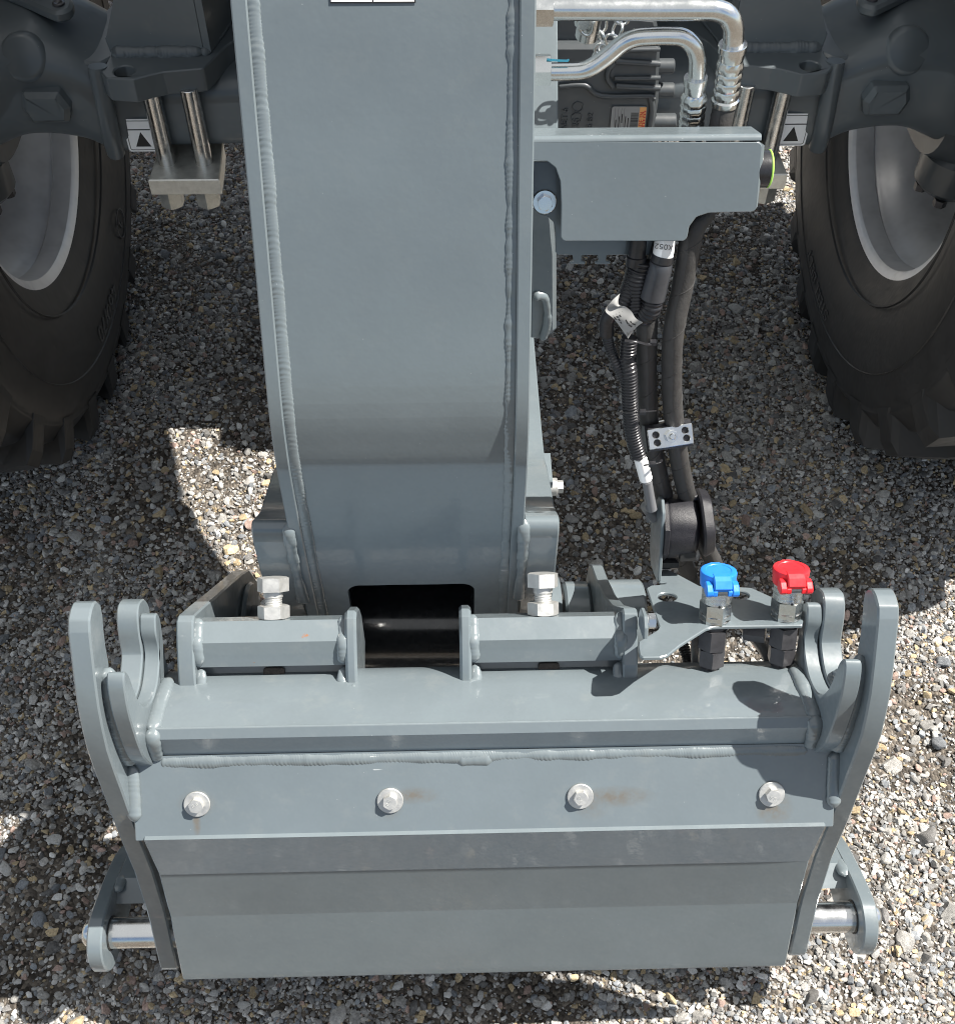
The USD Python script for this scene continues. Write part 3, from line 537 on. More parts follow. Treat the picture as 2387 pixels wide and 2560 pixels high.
for s in (-1, 1):
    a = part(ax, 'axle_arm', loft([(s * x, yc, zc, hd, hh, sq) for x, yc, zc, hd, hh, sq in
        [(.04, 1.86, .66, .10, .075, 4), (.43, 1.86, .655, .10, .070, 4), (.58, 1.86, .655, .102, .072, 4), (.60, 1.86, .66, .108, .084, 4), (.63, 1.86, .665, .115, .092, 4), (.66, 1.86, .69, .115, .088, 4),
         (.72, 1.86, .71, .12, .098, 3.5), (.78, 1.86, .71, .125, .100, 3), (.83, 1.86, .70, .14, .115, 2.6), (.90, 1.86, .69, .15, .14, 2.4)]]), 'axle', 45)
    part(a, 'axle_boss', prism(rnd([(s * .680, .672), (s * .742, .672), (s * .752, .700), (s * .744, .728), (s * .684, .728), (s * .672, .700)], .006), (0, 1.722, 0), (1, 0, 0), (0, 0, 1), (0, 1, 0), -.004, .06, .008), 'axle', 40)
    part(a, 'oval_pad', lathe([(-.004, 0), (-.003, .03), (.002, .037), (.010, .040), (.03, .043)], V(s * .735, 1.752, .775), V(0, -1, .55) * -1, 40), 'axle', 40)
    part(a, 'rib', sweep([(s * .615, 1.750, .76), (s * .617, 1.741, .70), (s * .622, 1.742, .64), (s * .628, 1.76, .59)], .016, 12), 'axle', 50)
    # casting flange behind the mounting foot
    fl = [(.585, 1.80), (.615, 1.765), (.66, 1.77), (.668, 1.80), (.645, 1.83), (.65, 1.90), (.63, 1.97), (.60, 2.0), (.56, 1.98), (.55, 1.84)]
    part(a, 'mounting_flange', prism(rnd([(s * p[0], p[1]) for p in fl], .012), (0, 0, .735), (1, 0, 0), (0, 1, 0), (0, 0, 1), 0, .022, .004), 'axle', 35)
    # tie rod arm with its bolt
    arm = cr([(.655, 1.815), (.675, 1.80), (.70, 1.815), (.76, 1.86), (.83, 1.90), (.95, 1.93), (.95, 1.99), (.82, 1.97), (.73, 1.92), (.68, 1.86), (.66, 1.85)], 5, True)
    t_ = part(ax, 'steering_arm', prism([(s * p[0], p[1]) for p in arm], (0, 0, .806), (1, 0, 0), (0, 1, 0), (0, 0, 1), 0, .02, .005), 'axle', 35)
    part(t_, 'arm_bolt', lathe([(0, .010), (.004, .010), (.005, .007), (.0035, .0035), (.0035, 0)], V(s * .676, 1.826, .8255), (0, 0, 1), 24), 'blackox', 30)
    # steering knuckle and its lower king pin cap with bolts
    kn = part(ld, 'steering_knuckle', loft([(s * .84, 1.86, .67, .13, .13, 2.4), (s * .90, 1.86, .645, .14, .14, 2.4), (s * .99, 1.86, .60, .13, .13, 2.2)], 36), 'cast', 45)
    part(kn, 'king_pin_cap', cyl(V(s * .915, 1.80, .475), (0, 0, 1), .068, 0, .09, .016, 24), 'cast', 30)
    part(kn, 'hub_drum', cyl(V(0, 1.88, .60), (s, 0, 0), .14, .97, 1.06, .02, 40), 'cast', 30)
    for k in range(5):
        t = 2 * math.pi * k / 5 + .4
        part(kn, 'cap_bolt', hexa(V(s * .915 + .048 * math.cos(t), 1.80 + .048 * math.sin(t), .475), (0, 0, -1), .022, 0, .014), 'blackox', 20)
    # decal with an arrow head
    q_ = at(A0(818, 782), 'y', 1.7545); p0 = V(s * abs(q_[0]), 1.7545, q_[2])
    dr = V(1, 0, 0); dz = V(0, 0, 1); dn_ = V(0, -1, 0); hw, hh = .0275, .032
    dc = part(ax, 'arrow_decal', prism(rnd([(-hw, -hh), (hw, -hh), (hw, hh), (-hw, hh)], .005), p0, dr, dz, dn_, 0, .0006, 0), 'white', False, label='white sticker with a black arrow head')
    fr = rnd([(-hw + .003, -hh + .003), (hw - .003, -hh + .003), (hw - .003, hh - .003), (-hw + .003, hh - .003)], .004)
    part(dc, 'arrow_print', cat(prism(fr, p0, dr, dz, dn_, .0006, .0008, 0, [inset(fr if area2(fr) > 0 else fr[::-1], .0012)]),
        prism([(-hw + .003, .0105), (hw - .003, .0105), (hw - .003, .0125), (-hw + .003, .0125)], p0, dr, dz, dn_, .0008, .001, 0),
        prism([(-.0135, -.022), (.0135, -.022), (0, .007)], p0, dr, dz, dn_, .0008, .001, 0)), 'ink', False)

# axle clamps: two bright rods each between the chassis foot and a lower block
for s in (-1, 1):
    p_ = [(s * .438, 1.688), (s * .562, 1.688), (s * .560, 1.74), (s * .556, 1.80), (s * .444, 1.80), (s * .440, 1.74)]
    cb = part(ld, 'clamp_block', prism(p_, (0, 0, .550), (1, 0, 0), (0, 1, 0), (0, 0, 1), 0, .0315, .002), 'brushed', 20)
    for x in (.471, .5365):
        part(ld, 'clamp_rod', cyl(V(s * x, 1.742, 0), (0, 0, 1), .0155, .570, .725, .001, 28), 'chrome', 30)
        part(cb, 'nut', hexa(V(s * x, 1.718, 0), (0, 0, 1), .038, .512, .5485, True), 'brushed', 20)

# ================================================================== chassis
FOOT = [(.44, 1.742), (.505, 1.732), (.528, 1.722), (.550, 1.7095), (.595, 1.715), (.608, 1.735), (.603, 1.765), (.600, 1.80), (.600, 2.02), (.30, 2.02), (.30, 1.98), (.410, 1.815)]
for s in (-1, 1):
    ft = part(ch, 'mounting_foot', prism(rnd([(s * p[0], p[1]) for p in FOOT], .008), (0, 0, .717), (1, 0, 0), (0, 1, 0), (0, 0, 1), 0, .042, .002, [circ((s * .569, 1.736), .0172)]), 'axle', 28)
    gp = [(.601, .761), (.604, .785), (.40, 1.08), (.40, 1.15), (.444, 1.15), (.444, .761)]
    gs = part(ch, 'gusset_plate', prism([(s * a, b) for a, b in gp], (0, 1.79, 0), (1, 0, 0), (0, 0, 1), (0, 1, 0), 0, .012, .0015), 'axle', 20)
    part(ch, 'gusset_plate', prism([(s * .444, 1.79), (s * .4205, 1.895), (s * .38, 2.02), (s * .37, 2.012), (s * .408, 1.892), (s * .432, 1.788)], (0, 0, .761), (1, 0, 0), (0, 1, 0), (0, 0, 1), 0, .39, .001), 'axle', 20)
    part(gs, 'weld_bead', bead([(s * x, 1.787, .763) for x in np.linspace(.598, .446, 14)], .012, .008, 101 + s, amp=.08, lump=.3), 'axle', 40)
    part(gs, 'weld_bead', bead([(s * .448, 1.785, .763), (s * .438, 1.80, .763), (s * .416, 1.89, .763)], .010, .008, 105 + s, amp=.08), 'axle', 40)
part(ch, 'cross_member', box((0, 2.01, 1.16), (.84, .13, .86), .004), 'dark', 20)  # dark backdrop for the black gaps, deepened to stop a streak of sun
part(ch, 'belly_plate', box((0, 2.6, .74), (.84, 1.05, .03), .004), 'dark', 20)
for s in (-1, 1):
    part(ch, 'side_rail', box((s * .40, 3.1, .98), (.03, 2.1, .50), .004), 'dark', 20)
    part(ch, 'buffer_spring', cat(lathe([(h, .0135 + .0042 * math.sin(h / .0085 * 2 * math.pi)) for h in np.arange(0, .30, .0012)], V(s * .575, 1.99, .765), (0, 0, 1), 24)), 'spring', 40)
part(ch, 'deck_plate', box((0, 3.0, 1.70), (1.3, 1.9, .04), .005), 'dark', 20)  # unseen deck, added for the shadow it throws
part(ch, 'red_side_panel', box((-.80, 3.3, .36), (.06, .5, .36), .01), 'redpaint', 20, label='small red panel glimpsed behind the left wheel')

# drive housing between the axle feet, behind the steel pipes
def pz(x, y, Y): q = at(P3(x, y), 'y', Y); return (q[0], q[2])
HB = [pz(-60, 370, 1.70), pz(1045, 370, 1.70), pz(1035, 560, 1.70), pz(1030, 830, 1.70), pz(985, 1110, 1.70), pz(970, 1500, 1.70), pz(-60, 1500, 1.70)]
hb = part(dh, 'drive_housing', prism(rnd(HB, .008), (0, 1.70, 0), (1, 0, 0), (0, 0, 1), (0, 1, 0), 0, .34, .006), 'cast', 30)
part(hb, 'upper_cover', prism(rnd([pz(-60, 60, 1.72), pz(1010, 150, 1.72), pz(1050, 400, 1.72), pz(-60, 400, 1.72)], .006), (0, 1.72, 0), (1, 0, 0), (0, 0, 1), (0, 1, 0), 0, .30, .006), 'cast', 30)
def rib(pts, r): return sweep([at(P3(x, y), 'y', 1.697) for x, y in pts], r, 10, 4)
for pts, r in (([(220, 700), (430, 690), (560, 775), (960, 775), (970, 800)], .0045), ([(680, 495), (1040, 515)], .005), ([(670, 635), (1040, 630)], .004), ([(680, 695), (1040, 712)], .0055),
               ([(670, 500), (625, 560), (615, 630), (660, 700)], .005), ([(960, 780), (975, 900), (940, 1110)], .005), ([(760, 405), (1040, 398)], .0035)):
    part(hb, 'casting_rib', rib(pts, r), 'cast', 50)
for x, y, r in ((1085, 535, .0125), (1085, 730, .0125), (1100, 985, .014)):
    q = at(P3(x, y), 'y', 1.73)
    part(hb, 'cover_screw', cyl(q, (1, 0, 0), r, -.05, .014, .002, 24), 'cast', 30)
tr, tu = V(0, 0, 1), V(-1, 0, 0)
for s, x, y, h in (('NMET 6', 262, 985, .010), ('1L25', 352, 1030, .0105), ('1805 82', 465, 1030, .0095)):
    part(hb, 'raised_number', text(s, h, at(P3(x, y), 'y', 1.6995), tr, tu, .0016), 'cast', False)
for x, y in ((372, 865), (360, 955)):
    c = at(P3(x, y), 'y', 1.6995)
    part(hb, 'date_mark', lathe([(0, .0095), (.0014, .0095), (.0014, .0082), (0, .0082)], c, (0, -1, 0), 20, lambda h, a: 1 + .04 * np.sign(np.sin(a * 8))), 'cast', 30)
# type plate
tp = [at(P3(x, y), 'y', 1.6975) for x, y in ((650, 862), (935, 862), (905, 1125), (625, 1125))]
tc = sum(tp) / 4; tn_ = V(0, -1, 0)
tl = lambda m_, z0, z1, mat, par, nm: part(par, nm, m_, mat, False)
rel = [((p - tc)[0], (p - tc)[2]) for p in tp]
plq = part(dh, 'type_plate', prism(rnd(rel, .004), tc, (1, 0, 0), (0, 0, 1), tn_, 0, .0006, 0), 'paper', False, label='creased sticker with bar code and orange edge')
def uvp(a, b): return np.array(rel[3]) * (1 - a) * (1 - b) + np.array(rel[2]) * a * (1 - b) + np.array(rel[1]) * a * b + np.array(rel[0]) * (1 - a) * b
def quadp(a0, a1, b0, b1, z0=.0006, z1=.0008): return prism([uvp(a0, b0), uvp(a1, b0), uvp(a1, b1), uvp(a0, b1)], tc, (1, 0, 0), (0, 0, 1), tn_, z0, z1, 0)
part(plq, 'edge_print', quadp(.80, .99, .02, .98), 'orange', False)
part(plq, 'edge_stripe', cat(*[quadp(.93, .985, b, b + .045, .0008, .001) for b in np.arange(.02, .9, .09)]), 'redink', False)
bars, b = [], .05
g_ = np.random.default_rng(3)
while b < .80:
    w = g_.choice([.008, .014, .022]); bars.append(quadp(.56, .78, b, b + w)); b += w + g_.choice([.009, .014])
part(plq, 'bar_code', cat(*bars), 'ink', False)
part(plq, 'line_print', cat(*[quadp(a, a + .006, .04, .96) for a in (.10, .19, .28, .36)] + [quadp(a, a + .028, c_, c_ + l_) for a, c_, l_ in ((.05, .1, .18), (.13, .1, .5), (.22, .15, .55), (.30, .1, .22), (.30, .5, .28), (.40, .1, .6), (.48, .3, .35))]), 'ink', False)
part(plq, 'edge_lettering', text('MADE IN', .0072, tc + V(uvp(.87, .5)[0], -.001, uvp(.87, .5)[1]), (0, 0, 1), (-1, 0, 0), .0004), 'redink', False)

# ================================================================== wheels
def wheel(s):
    c = V(0, 1.88, .598)
    half = [(.185, .312), (.197, .322), (.208, .345), (.228, .39), (.240, .44), (.2435, .485), (.240, .53), (.235, .548), (.235, .556), (.230, .562), (.214, .580), (.195, .592), (.12, .6), (0, .604)]
    grow = lambda r: .33 + (r - .33) * 1.085 if r > .33 else r
    half = [(a_, grow(r_)) for a_, r_ in cr(half, 3)]
    prof = [(-a, b) for a, b in half] + [(a, b) for a, b in half[::-1][1:]]
    rp = [(-.19, .330), (-.196, .3285), (-.197, .322), (-.192, .312), (-.186, .305), (-.165, .301), (-.150, .301), (-.146, .306), (-.140, .301), (-.125, .296), (-.105, .276), (-.06, .268), (-.03, .268), (0, .262), (.03, .255), (.05, .24), (.062, .20), (.066, .15), (.066, .12)]
    w = part(ld, 'wheel', lathe([(h, r) for h, r in rp] if s > 0 else [(-h, r) for h, r in rp][::-1], V(s * 1.02, c[1], c[2]), (1, 0, 0), 96), 'rim', 35)
    ty = w
    part(w, 'tyre', lathe([(h, r) for h, r in prof], V(s * 1.02, c[1], c[2]), (1, 0, 0), 120), 'tyre', 40)
    lugs = []
    for side in (-1, 1):
        for k in range(23):
            t0 = 2 * math.pi * (k + (.5 if side > 0 else 0)) / 23
            # stations from the shoulder to the middle: (x, base radius, top radius, angular centre, half angle)
            st = [(.2375, .545, .560, .0, .044), (.2330, .545, .605, .006, .050), (.222, .56, .630, .016, .054), (.15, .58, .637, .085, .052), (.07, .59, .640, .19, .055), (-.012, .59, .640, .30, .045)]
            v = []
            for x, rb, rt, ac, ha in st:
                for rr_, aa in ((grow(rb), ac - ha * 1.15), (grow(rt), ac - ha * .82), (grow(rt), ac + ha * .82), (grow(rb), ac + ha * 1.15)):
                    th = t0 - s * aa
                    v.append((s * 1.02 + side * x, c[1] + rr_ * math.sin(th), c[2] - rr_ * math.cos(th)))
            f = []
            for a_ in range(len(st) - 1):
                for b_ in range(3):
                    q0 = a_ * 4 + b_; f += [(q0, q0 + 4, q0 + 5), (q0, q0 + 5, q0 + 1)]
            e = (len(st) - 1) * 4; f += [(0, 1, 2), (0, 2, 3), (e, e + 2, e + 1), (e, e + 3, e + 2)]
            m = tm(v, f)
            lugs.append(m)
    part(ty, 'tread_lugs', cat(*lugs), 'tyre', False)
    # raised lettering on the inner sidewall, tops outward
    xin = s * (1.02 - .2442); dirx = V(-s, 0, 0)
    def arc_text(word, h, rr_, th0, name='raised_lettering'):
        m = meshkit.text_mesh(word, h, .0022); v = np.array(m.vertices); v[:, 0] -= v[:, 0].max() / 2
        th = th0 + (-s) * (v[:, 0] / rr_) * -1
        rad = rr_ + v[:, 1]
        xs = xin + dirx[0] * (v[:, 2] - .0012)
        part(ty, name, tm(np.stack([xs, c[1] + rad * np.sin(th), c[2] - rad * np.cos(th)], 1), m.faces), 'tyre_letters', False)
    if s < 0:
        arc_text('460/70', .034, .455, -.04)
        th = .48
        for r0, r1 in ((.030, .033),):
            lo = lathe([(0, r0), (.002, r0), (.002, r1), (0, r1)], V(xin + .0005, c[1] + .46 * math.sin(th), c[2] - .46 * math.cos(th)), dirx, 40)
            part(ty, 'raised_mark', lo, 'tyre_letters', 30)
        arc_text('1', .03, .445, th)
    else:
        arc_text('STEEL BELT', .026, .465, .1)
    for r_ in (.372, .50):
        part(ty, 'sidewall_line', lathe([(-.002, r_ - .0022), (.0016, r_), (-.002, r_ + .0022)], V(xin + (-s * -.004 if r_ < .4 else 0) * 1.0 + (s * .012 if r_ < .4 else 0), c[1], c[2]), dirx, 120), 'tyre', 40)
    part(w, 'hub', cyl(V(s * 1.02, c[1], c[2]), (s, 0, 0), .15, .04, .12, .01, 40), 'cast', 30)
    for k in range(10):
        t = 2 * math.pi * k / 10
        part(w, 'wheel_nut', hexa(V(s * 1.083, c[1] + .12 * math.cos(t), c[2] + .12 * math.sin(t)), (-s, 0, 0), .027, 0, .022), 'zinc', 20)
for s in (-1, 1): wheel(s)

# ================================================================== hose cover
NC = unit(V(0, -.92, .39)); PC = at(D(1250, 276), 'y', 1.045); UPC = V(0, .39, .92)
hc = thing('hose_cover', 'grey sheet metal cover plate with rounded cut-outs beside the boom', 'cover plate', PC)
def pc(p, off=0.0): q = on(p, PC + NC * off, NC); return (q[0] - PC[0], (q - PC) @ UPC)
OUT = [D(1010, 275), D(1480, 275), D(1476, 330), D(1469, 411), D(1376, 413), D(1352, 421), D(1338, 440), D(1334, 462), D(1329, 468), D(1094, 468), D(1089, 462), D(1090, 395), D(1088, 352), D(1079, 325), D(1062, 312), D(1010, 310)]
part(hc, 'front_sheet', prism(rnd([pc(p) for p in OUT], .006, 8), PC, (1, 0, 0), UPC, NC, -.003, 0, .0008), 'paint_smooth', 25)
q0, q1 = pc(D(1010, 275)), pc(D(1480, 275))
fl = [(math.sin(t) * .006, math.cos(t) * .006) for t in np.linspace(0, math.pi / 2, 6)]      # rolled top edge going back
prof = [(0.0, 0.0)] + [(-.006 + .006 * math.cos(t), .006 * math.sin(t)) for t in np.linspace(0, math.pi / 2, 7)] + [(-.05, .006), (-.05, .003), (-.006, .003), (-.003, 0.0)]
part(hc, 'top_flange', prism(prof, PC + UPC * (q0[1] - .0005), NC, UPC, (1, 0, 0), q0[0], q1[0] - .001, 0), 'paint_smooth', 40)
eg = [(0, 0)] + [(-.006 + .006 * math.cos(t), .006 * math.sin(t)) for t in np.linspace(0, math.pi / 2, 7)] + [(-.03, .006), (-.03, .003), (-.006, .003), (-.003, 0)]
rt0, rt1 = pc(D(1480, 280)), pc(D(1469, 408))
part(hc, 'side_flange', prism(eg, PC + V(1, 0, 0) * (rt0[0] - .002), NC, (1, 0, 0), UPC, rt1[1] + .003, rt0[1] - .002, 0), 'paint_smooth', 40)
BK = -.035
def pb_(p): return pc(p, BK)
T1 = [Hs(378, 480), Hs(385, 497), Hs(500, 497), Hs(512, 478), Hs(472, 472), Hs(476, 426)]
BKO = [Hs(20, -60), Hs(100, -60), Hs(110, 60), Hs(150, 112), Hs(215, 130), Hs(258, 170), Hs(270, 230), Hs(272, 400), Hs(290, 425), Hs(405, 425), Hs(412, 470), Hs(378, 478), Hs(387, 497), Hs(500, 497), Hs(511, 480), Hs(472, 470), Hs(478, 425),
       Hs(600, 425), Hs(608, 468), Hs(572, 478), Hs(580, 497), Hs(694, 497), Hs(704, 478), Hs(664, 470), Hs(670, 425), Hs(1170, 425), Hs(1195, 400), Hs(1197, 250), Hs(1000, 100), Hs(900, -300), Hs(20, -300)]
part(hc, 'back_sheet', prism(rnd([pb_(p) for p in BKO], .0015), PC + NC * BK, (1, 0, 0), UPC, NC, -.004, 0, .0008), 'paint_smooth', 25, label='rear sheet with two T shaped hooks on its lower edge')
bq = on(D(1057, 391), PC + NC * BK, NC)
bb = part(hc, 'bolt', cat(hexa(bq, NC, .015, .003, .011, spin=.2)), 'zinc', 20)
part(bb, 'washer', cyl(bq, NC, .0135, .0, .003, .0008, 36), 'zinc', 30)
gq = on(D(1484, 327), PC + NC * -.02, NC)
gr = part(hc, 'round_plug', cyl(gq, (1, 0, 0), .020, -.03, .006, .003, 32), 'plastic', 30)
part(gr, 'lime_ring', cyl(gq, (1, 0, 0), .0205, .003, .0055, .001, 32), 'lime', 30, label='thin lime green ring')

# ================================================================== hydraulic lines
NB, QB = unit(V(0, .47, .883)), V(.3, 0.7974, 0.5222)
UB = unit(V(0, .883, -.47))                                  # away and down along the bracket plate
def pbk(p): q = on(p, QB, NB); return (q[0] - QB[0], (q - QB) @ UB)
Yp = 1.125
def crimp(par, p0, p1, r):
    a = unit(p1 - p0); h = np.linalg.norm(p1 - p0); prof = [(0, r * .80), (.0015, r * .86), (h * .04, r * .9)]
    for k in range(4):
        c_ = h * (.16 + .185 * k)
        prof += [(c_ - h * .085, r * .935), (c_ - h * .045, r * 1.0), (c_, r * 1.02), (c_ + h * .045, r * 1.0)]
    prof += [(h * .83, r * .93), (h * .86, r * 1.06), (h * .97, r * 1.06), (h, r * .98), (h, 0)]
    prof = [(0, 0)] + prof
    return part(par, 'crimp_shell', lathe(prof, p0, a, 40, lambda hh, an: 1 - .055 * np.abs(np.cos(an * 4)) ** 4 * ((hh > h * .05) & (hh < h * .8))), 'zinc', 35)
def line(tubepx, nutpx, collar, shell, hosepts, tr_, label, mark=False):
    h = thing('hydraulic_line', label, 'hydraulic hose', at(P3(*nutpx[0]), 'y', Yp))
    tp_ = [at(P3(*p), 'y', Yp) for p in tubepx]
    part(h, 'steel_pipe', sweep(tp_, tr_, 22, 10), 'zinc', 60)
    n0 = at(P3(*nutpx[0]), 'y', Yp)
    part(h, 'union_nut', hexa(n0, (1, 0, 0), nutpx[1], -.022, .012, False, spin=.15), 'zinc', 20)
    c0, c1 = (at(P3(*p), 'y', Yp) for p in collar); a = unit(c1 - c0)
    part(h, 'collar', lathe([(0, 0), (0, tr_ * 1.33), (.001, tr_ * 1.38), (.008, tr_ * 1.36), (.0085, tr_ * 1.22), (np.linalg.norm(c1 - c0) - .001, tr_ * 1.22), (np.linalg.norm(c1 - c0) + .004, tr_ * 1.1), (np.linalg.norm(c1 - c0) + .004, 0)], c0, a, 36), 'zinc', 30)
    crimp(h, *(at(P3(*p), 'y', Yp) for p in shell), .0146)
    part(h, 'rubber_hose', sweep([at(P3(*shell[1]), 'y', Yp) - a * .004] + hosepts, .0126, 24, 12), 'hose', 60)
    # spiral wrap marks
    p_, s_ = resample([at(P3(*shell[1]), 'y', Yp) - a * .004] + hosepts, .002)
    t_ = unit_rows(np.gradient(p_, axis=0)); u_ = unit_rows(np.cross(t_, V(1, 0, 0))); v_ = np.cross(t_, u_)
    an = s_ / .055 * 2 * np.pi
    hel = p_ + .0126 * (np.cos(an)[:, None] * u_ + np.sin(an)[:, None] * v_)
    part(h, 'wrap_seam', tube(hel, s_, .0006, 5), 'hose', 60)
    if mark:
        mm = [at(P3(*p), 'y', Yp - tr_ * .72) + V(0, 0, tr_ * .72) for p in ((118, 528), (180, 536), (280, 540), (288, 530))]
        part(h, 'marker_stroke', sweep(mm, .0012, 8, 4), 'cyan', 40, label='blue paint marker stroke')
    return h
def hp(x, y, Y): return at(D(x, y), 'y', Y * (1 + .042 * min(max((1.03 - Y) / .08, 0), 1)))
RH = [hp(1388, 300, 1.10), hp(1372, 400, 1.055), hp(1345, 450, 1.03), hp(1324, 560, .99), hp(1307, 650, .955), hp(1304, 740, .945), hp(1310, 830, .935), hp(1326, 930, .94), hp(1352, 1020, .95), hp(1382, 1085, .955), hp(1402, 1130, .955)]
rE = V(.30, .86, .46); 
l1 = line([(0, 70), (500, 72), (1000, 74), (1380, 74), (1500, 82), (1590, 125), (1632, 210), (1638, 300), (1634, 370)], ((75, 60), .034), ((1632, 352), (1620, 468)), ((1618, 472), (1565, 852)),
          RH + [hp(1406, 1170, .945)], .0112, 'upper steel pipe bending into a thick black hose down to the bracket')
LH = [hp(1338, 300, 1.105), hp(1318, 380, 1.07), hp(1285, 480, 1.03), hp(1262, 570, .995), hp(1255, 660, .965), hp(1256, 750, .955), hp(1262, 840, .945), hp(1278, 920, .945), hp(1300, 1000, .955), hp(1322, 1075, .965), hp(1345, 1140, .965), hp(1360, 1200, .95)]
l2 = line([(0, 582), (250, 580), (400, 572), (500, 535), (620, 450), (740, 350), (840, 305), (960, 293), (1120, 290), (1230, 305), (1310, 370), (1342, 460), (1343, 560), (1337, 650)], ((58, 565), .030), ((1332, 622), (1322, 742)), ((1320, 748), (1283, 1100)),
          LH, .0096, 'lower S-bent steel pipe with a black hose tied to the conduit', True)

# ================================================================== cable conduits
c1 = thing('cable_conduit', 'thick ribbed black conduit strapped along the inner hose down to the socket', 'cable conduit', hp(1228, 900, .91))
part(c1, 'conduit', corrug([hp(1212, 690, .945), hp(1222, 650, .945) if False else hp(1221, 720, .935), hp(1223, 780, .925), hp(1228, 840, .915), hp(1240, 885, .905)], .0103, .0042), 'plastic', 60)
part(c1, 'conduit_upper', corrug([hp(1222, 655, .95), hp(1219, 690, .943), hp(1221, 730, .933)], .0103, .0042), 'plastic', 60)
part(c1, 'white_wrap', lathe([(0, 0), (0, .0075), (.002, .0085), (.034, .0085), (.036, .0075), (.036, 0)], hp(1243, 889, .904), hp(1258, 945, .893) - hp(1243, 889, .904), 24), 'white', 40, label='white tape wrap at the lower end')
part(c1, 'cable', sweep([hp(1256, 935, .893), hp(1262, 970, .885), hp(1266, 990, .88)], .0066, 16, 6), 'cable', 60)
c2 = thing('cable_conduit', 'black ribbed conduit leaving a short plug below the cover plate, with a paper tag', 'cable conduit', hp(1237, 500, 1.0))
part(c2, 'conduit', corrug([hp(1236, 495, 1.005), hp(1232, 520, 1.0), hp(1224, 550, .99), hp(1214, 575, .98), hp(1203, 592, .975)], .0100, .0042), 'plastic', 60)
part(c2, 'plug', lathe([(0, 0), (0, .0095), (.025, .0102), (.026, .0118), (.036, .0118), (.037, .010), (.037, 0)], hp(1240, 455, 1.02), hp(1236, 495, 1.005) - hp(1240, 455, 1.02), 28), 'plastic', 30)
part(c2, 'smooth_sleeve', sweep([hp(1200, 590, .975), hp(1188, 606, .97), hp(1178, 624, .965), hp(1178, 650, .957)], .0088, 18, 8), 'plastic', 60)
part(c2, 'thin_conduit', corrug([hp(1178, 648, .957), hp(1184, 675, .95), hp(1196, 705, .94), hp(1212, 735, .934), hp(1217, 755, .93)], .0068, .0034), 'plastic', 60)
c3 = thing('cable_conduit', 'black sleeve with a white printed collar and a ribbed loop below the cover plate', 'cable conduit', hp(1275, 540, .985))
s0, s1 = hp(1287, 495, .995), hp(1266, 580, .965)
part(c3, 'sleeve', lathe([(.009, 0), (.009, .0125), (.012, .0135), (.018, .0142), (np.linalg.norm(s1 - s0) - .001, .0146), (np.linalg.norm(s1 - s0), .0138), (np.linalg.norm(s1 - s0) - .006, .0136), (np.linalg.norm(s1 - s0) - .006, 0)], s0, s1 - s0, 36), 'sleeve', 40)
l0 = hp(1293, 455, 1.01)
part(c3, 'printed_collar', lathe([(0, 0), (0, .0118), (np.linalg.norm(s0 - l0) + .001, .0118), (np.linalg.norm(s0 - l0) + .001, 0)], l0, s0 - l0, 36), 'white', 40, label='white collar printed X052')
part(c3, 'black_clip', lathe([(-.001, .0), (-.001, .0128), (.007, .0132), (.008, .0125), (.009, .012), (.009, 0)], s0, s1 - s0, 30), 'plastic', 30)
part(c3, 'loop', corrug([hp(1268, 572, .967), hp(1264, 596, .960), hp(1252, 611, .966), hp(1239, 604, .978), hp(1234, 580, .985), hp(1236, 540, .99), hp(1246, 505, 1.0)], .0128, .0048, .13, 18), 'plastic', 60)
ln = unit(EYE - hp(1289, 478, 1.0)); axl = unit(s0 - l0); rt_ = np.cross(axl, ln)
part(c3, 'lettering', text('X052', .0058, hp(1289, 479, 1.0) + ln * .0121, -unit(np.cross(-axl, ln)), axl, .0003), 'ink', False)
# paper tag folded round the conduit
tg = thing('paper_tag', 'crumpled paper tag, greyed for the shade of the cover, with fine print wrapped round the ribbed conduit', 'cable tag', hp(1210, 615, .96))
rowL = [TG(330, 1020), TG(190, 1150), TG(85, 1300), TG(230, 1440), TG(350, 1600), TG(465, 1765)]
rowR = [TG(300, 1110), TG(315, 1215), TG(420, 1240), TG(520, 1320), TG(590, 1430), TG(708, 1500)]
Yt = [.955, .948, .944, .938, .934, .93]
a_, b_ = np.array([at(p, 'y', y) for p, y in zip(rowL, Yt)]), np.array([at(p, 'y', y) for p, y in zip(rowR, Yt)])
a_, b_ = cr(a_, 6), cr(b_, 6); K = 8
bul = lambda i, t: .004 * math.sin(i * .35) * math.sin(math.pi * t)
grid = np.array([[a_[i] * (1 - t) + b_[i] * t + V(0, -bul(i, t), 0) for t in np.linspace(0, 1, K)] for i in range(len(a_))])
gv = grid.reshape(-1, 3); ii, jj = np.meshgrid(np.arange(len(a_) - 1), np.arange(K - 1), indexing='ij')
qf = np.stack([ii * K + jj, ii * K + jj + 1, (ii + 1) * K + jj + 1, (ii + 1) * K + jj], -1).reshape(-1, 4)
sheet = lambda off: tm(gv + V(0, off, 0), np.vstack([qf[:, [0, 1, 2]], qf[:, [0, 2, 3]]]))
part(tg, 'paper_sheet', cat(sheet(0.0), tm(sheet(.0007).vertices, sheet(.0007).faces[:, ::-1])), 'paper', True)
def gp_(i, t):
    i = np.clip(i, 0, len(a_) - 1.001); k = int(i); f_ = i - k; u_ = t * (K - 1); m_ = min(int(u_), K - 2); g_ = u_ - m_
    return (grid[k, m_] * (1 - g_) + grid[k, m_ + 1] * g_) * (1 - f_) + (grid[k + 1, m_] * (1 - g_) + grid[k + 1, m_ + 1] * g_) * f_ + V(0, -.0009, .0003)
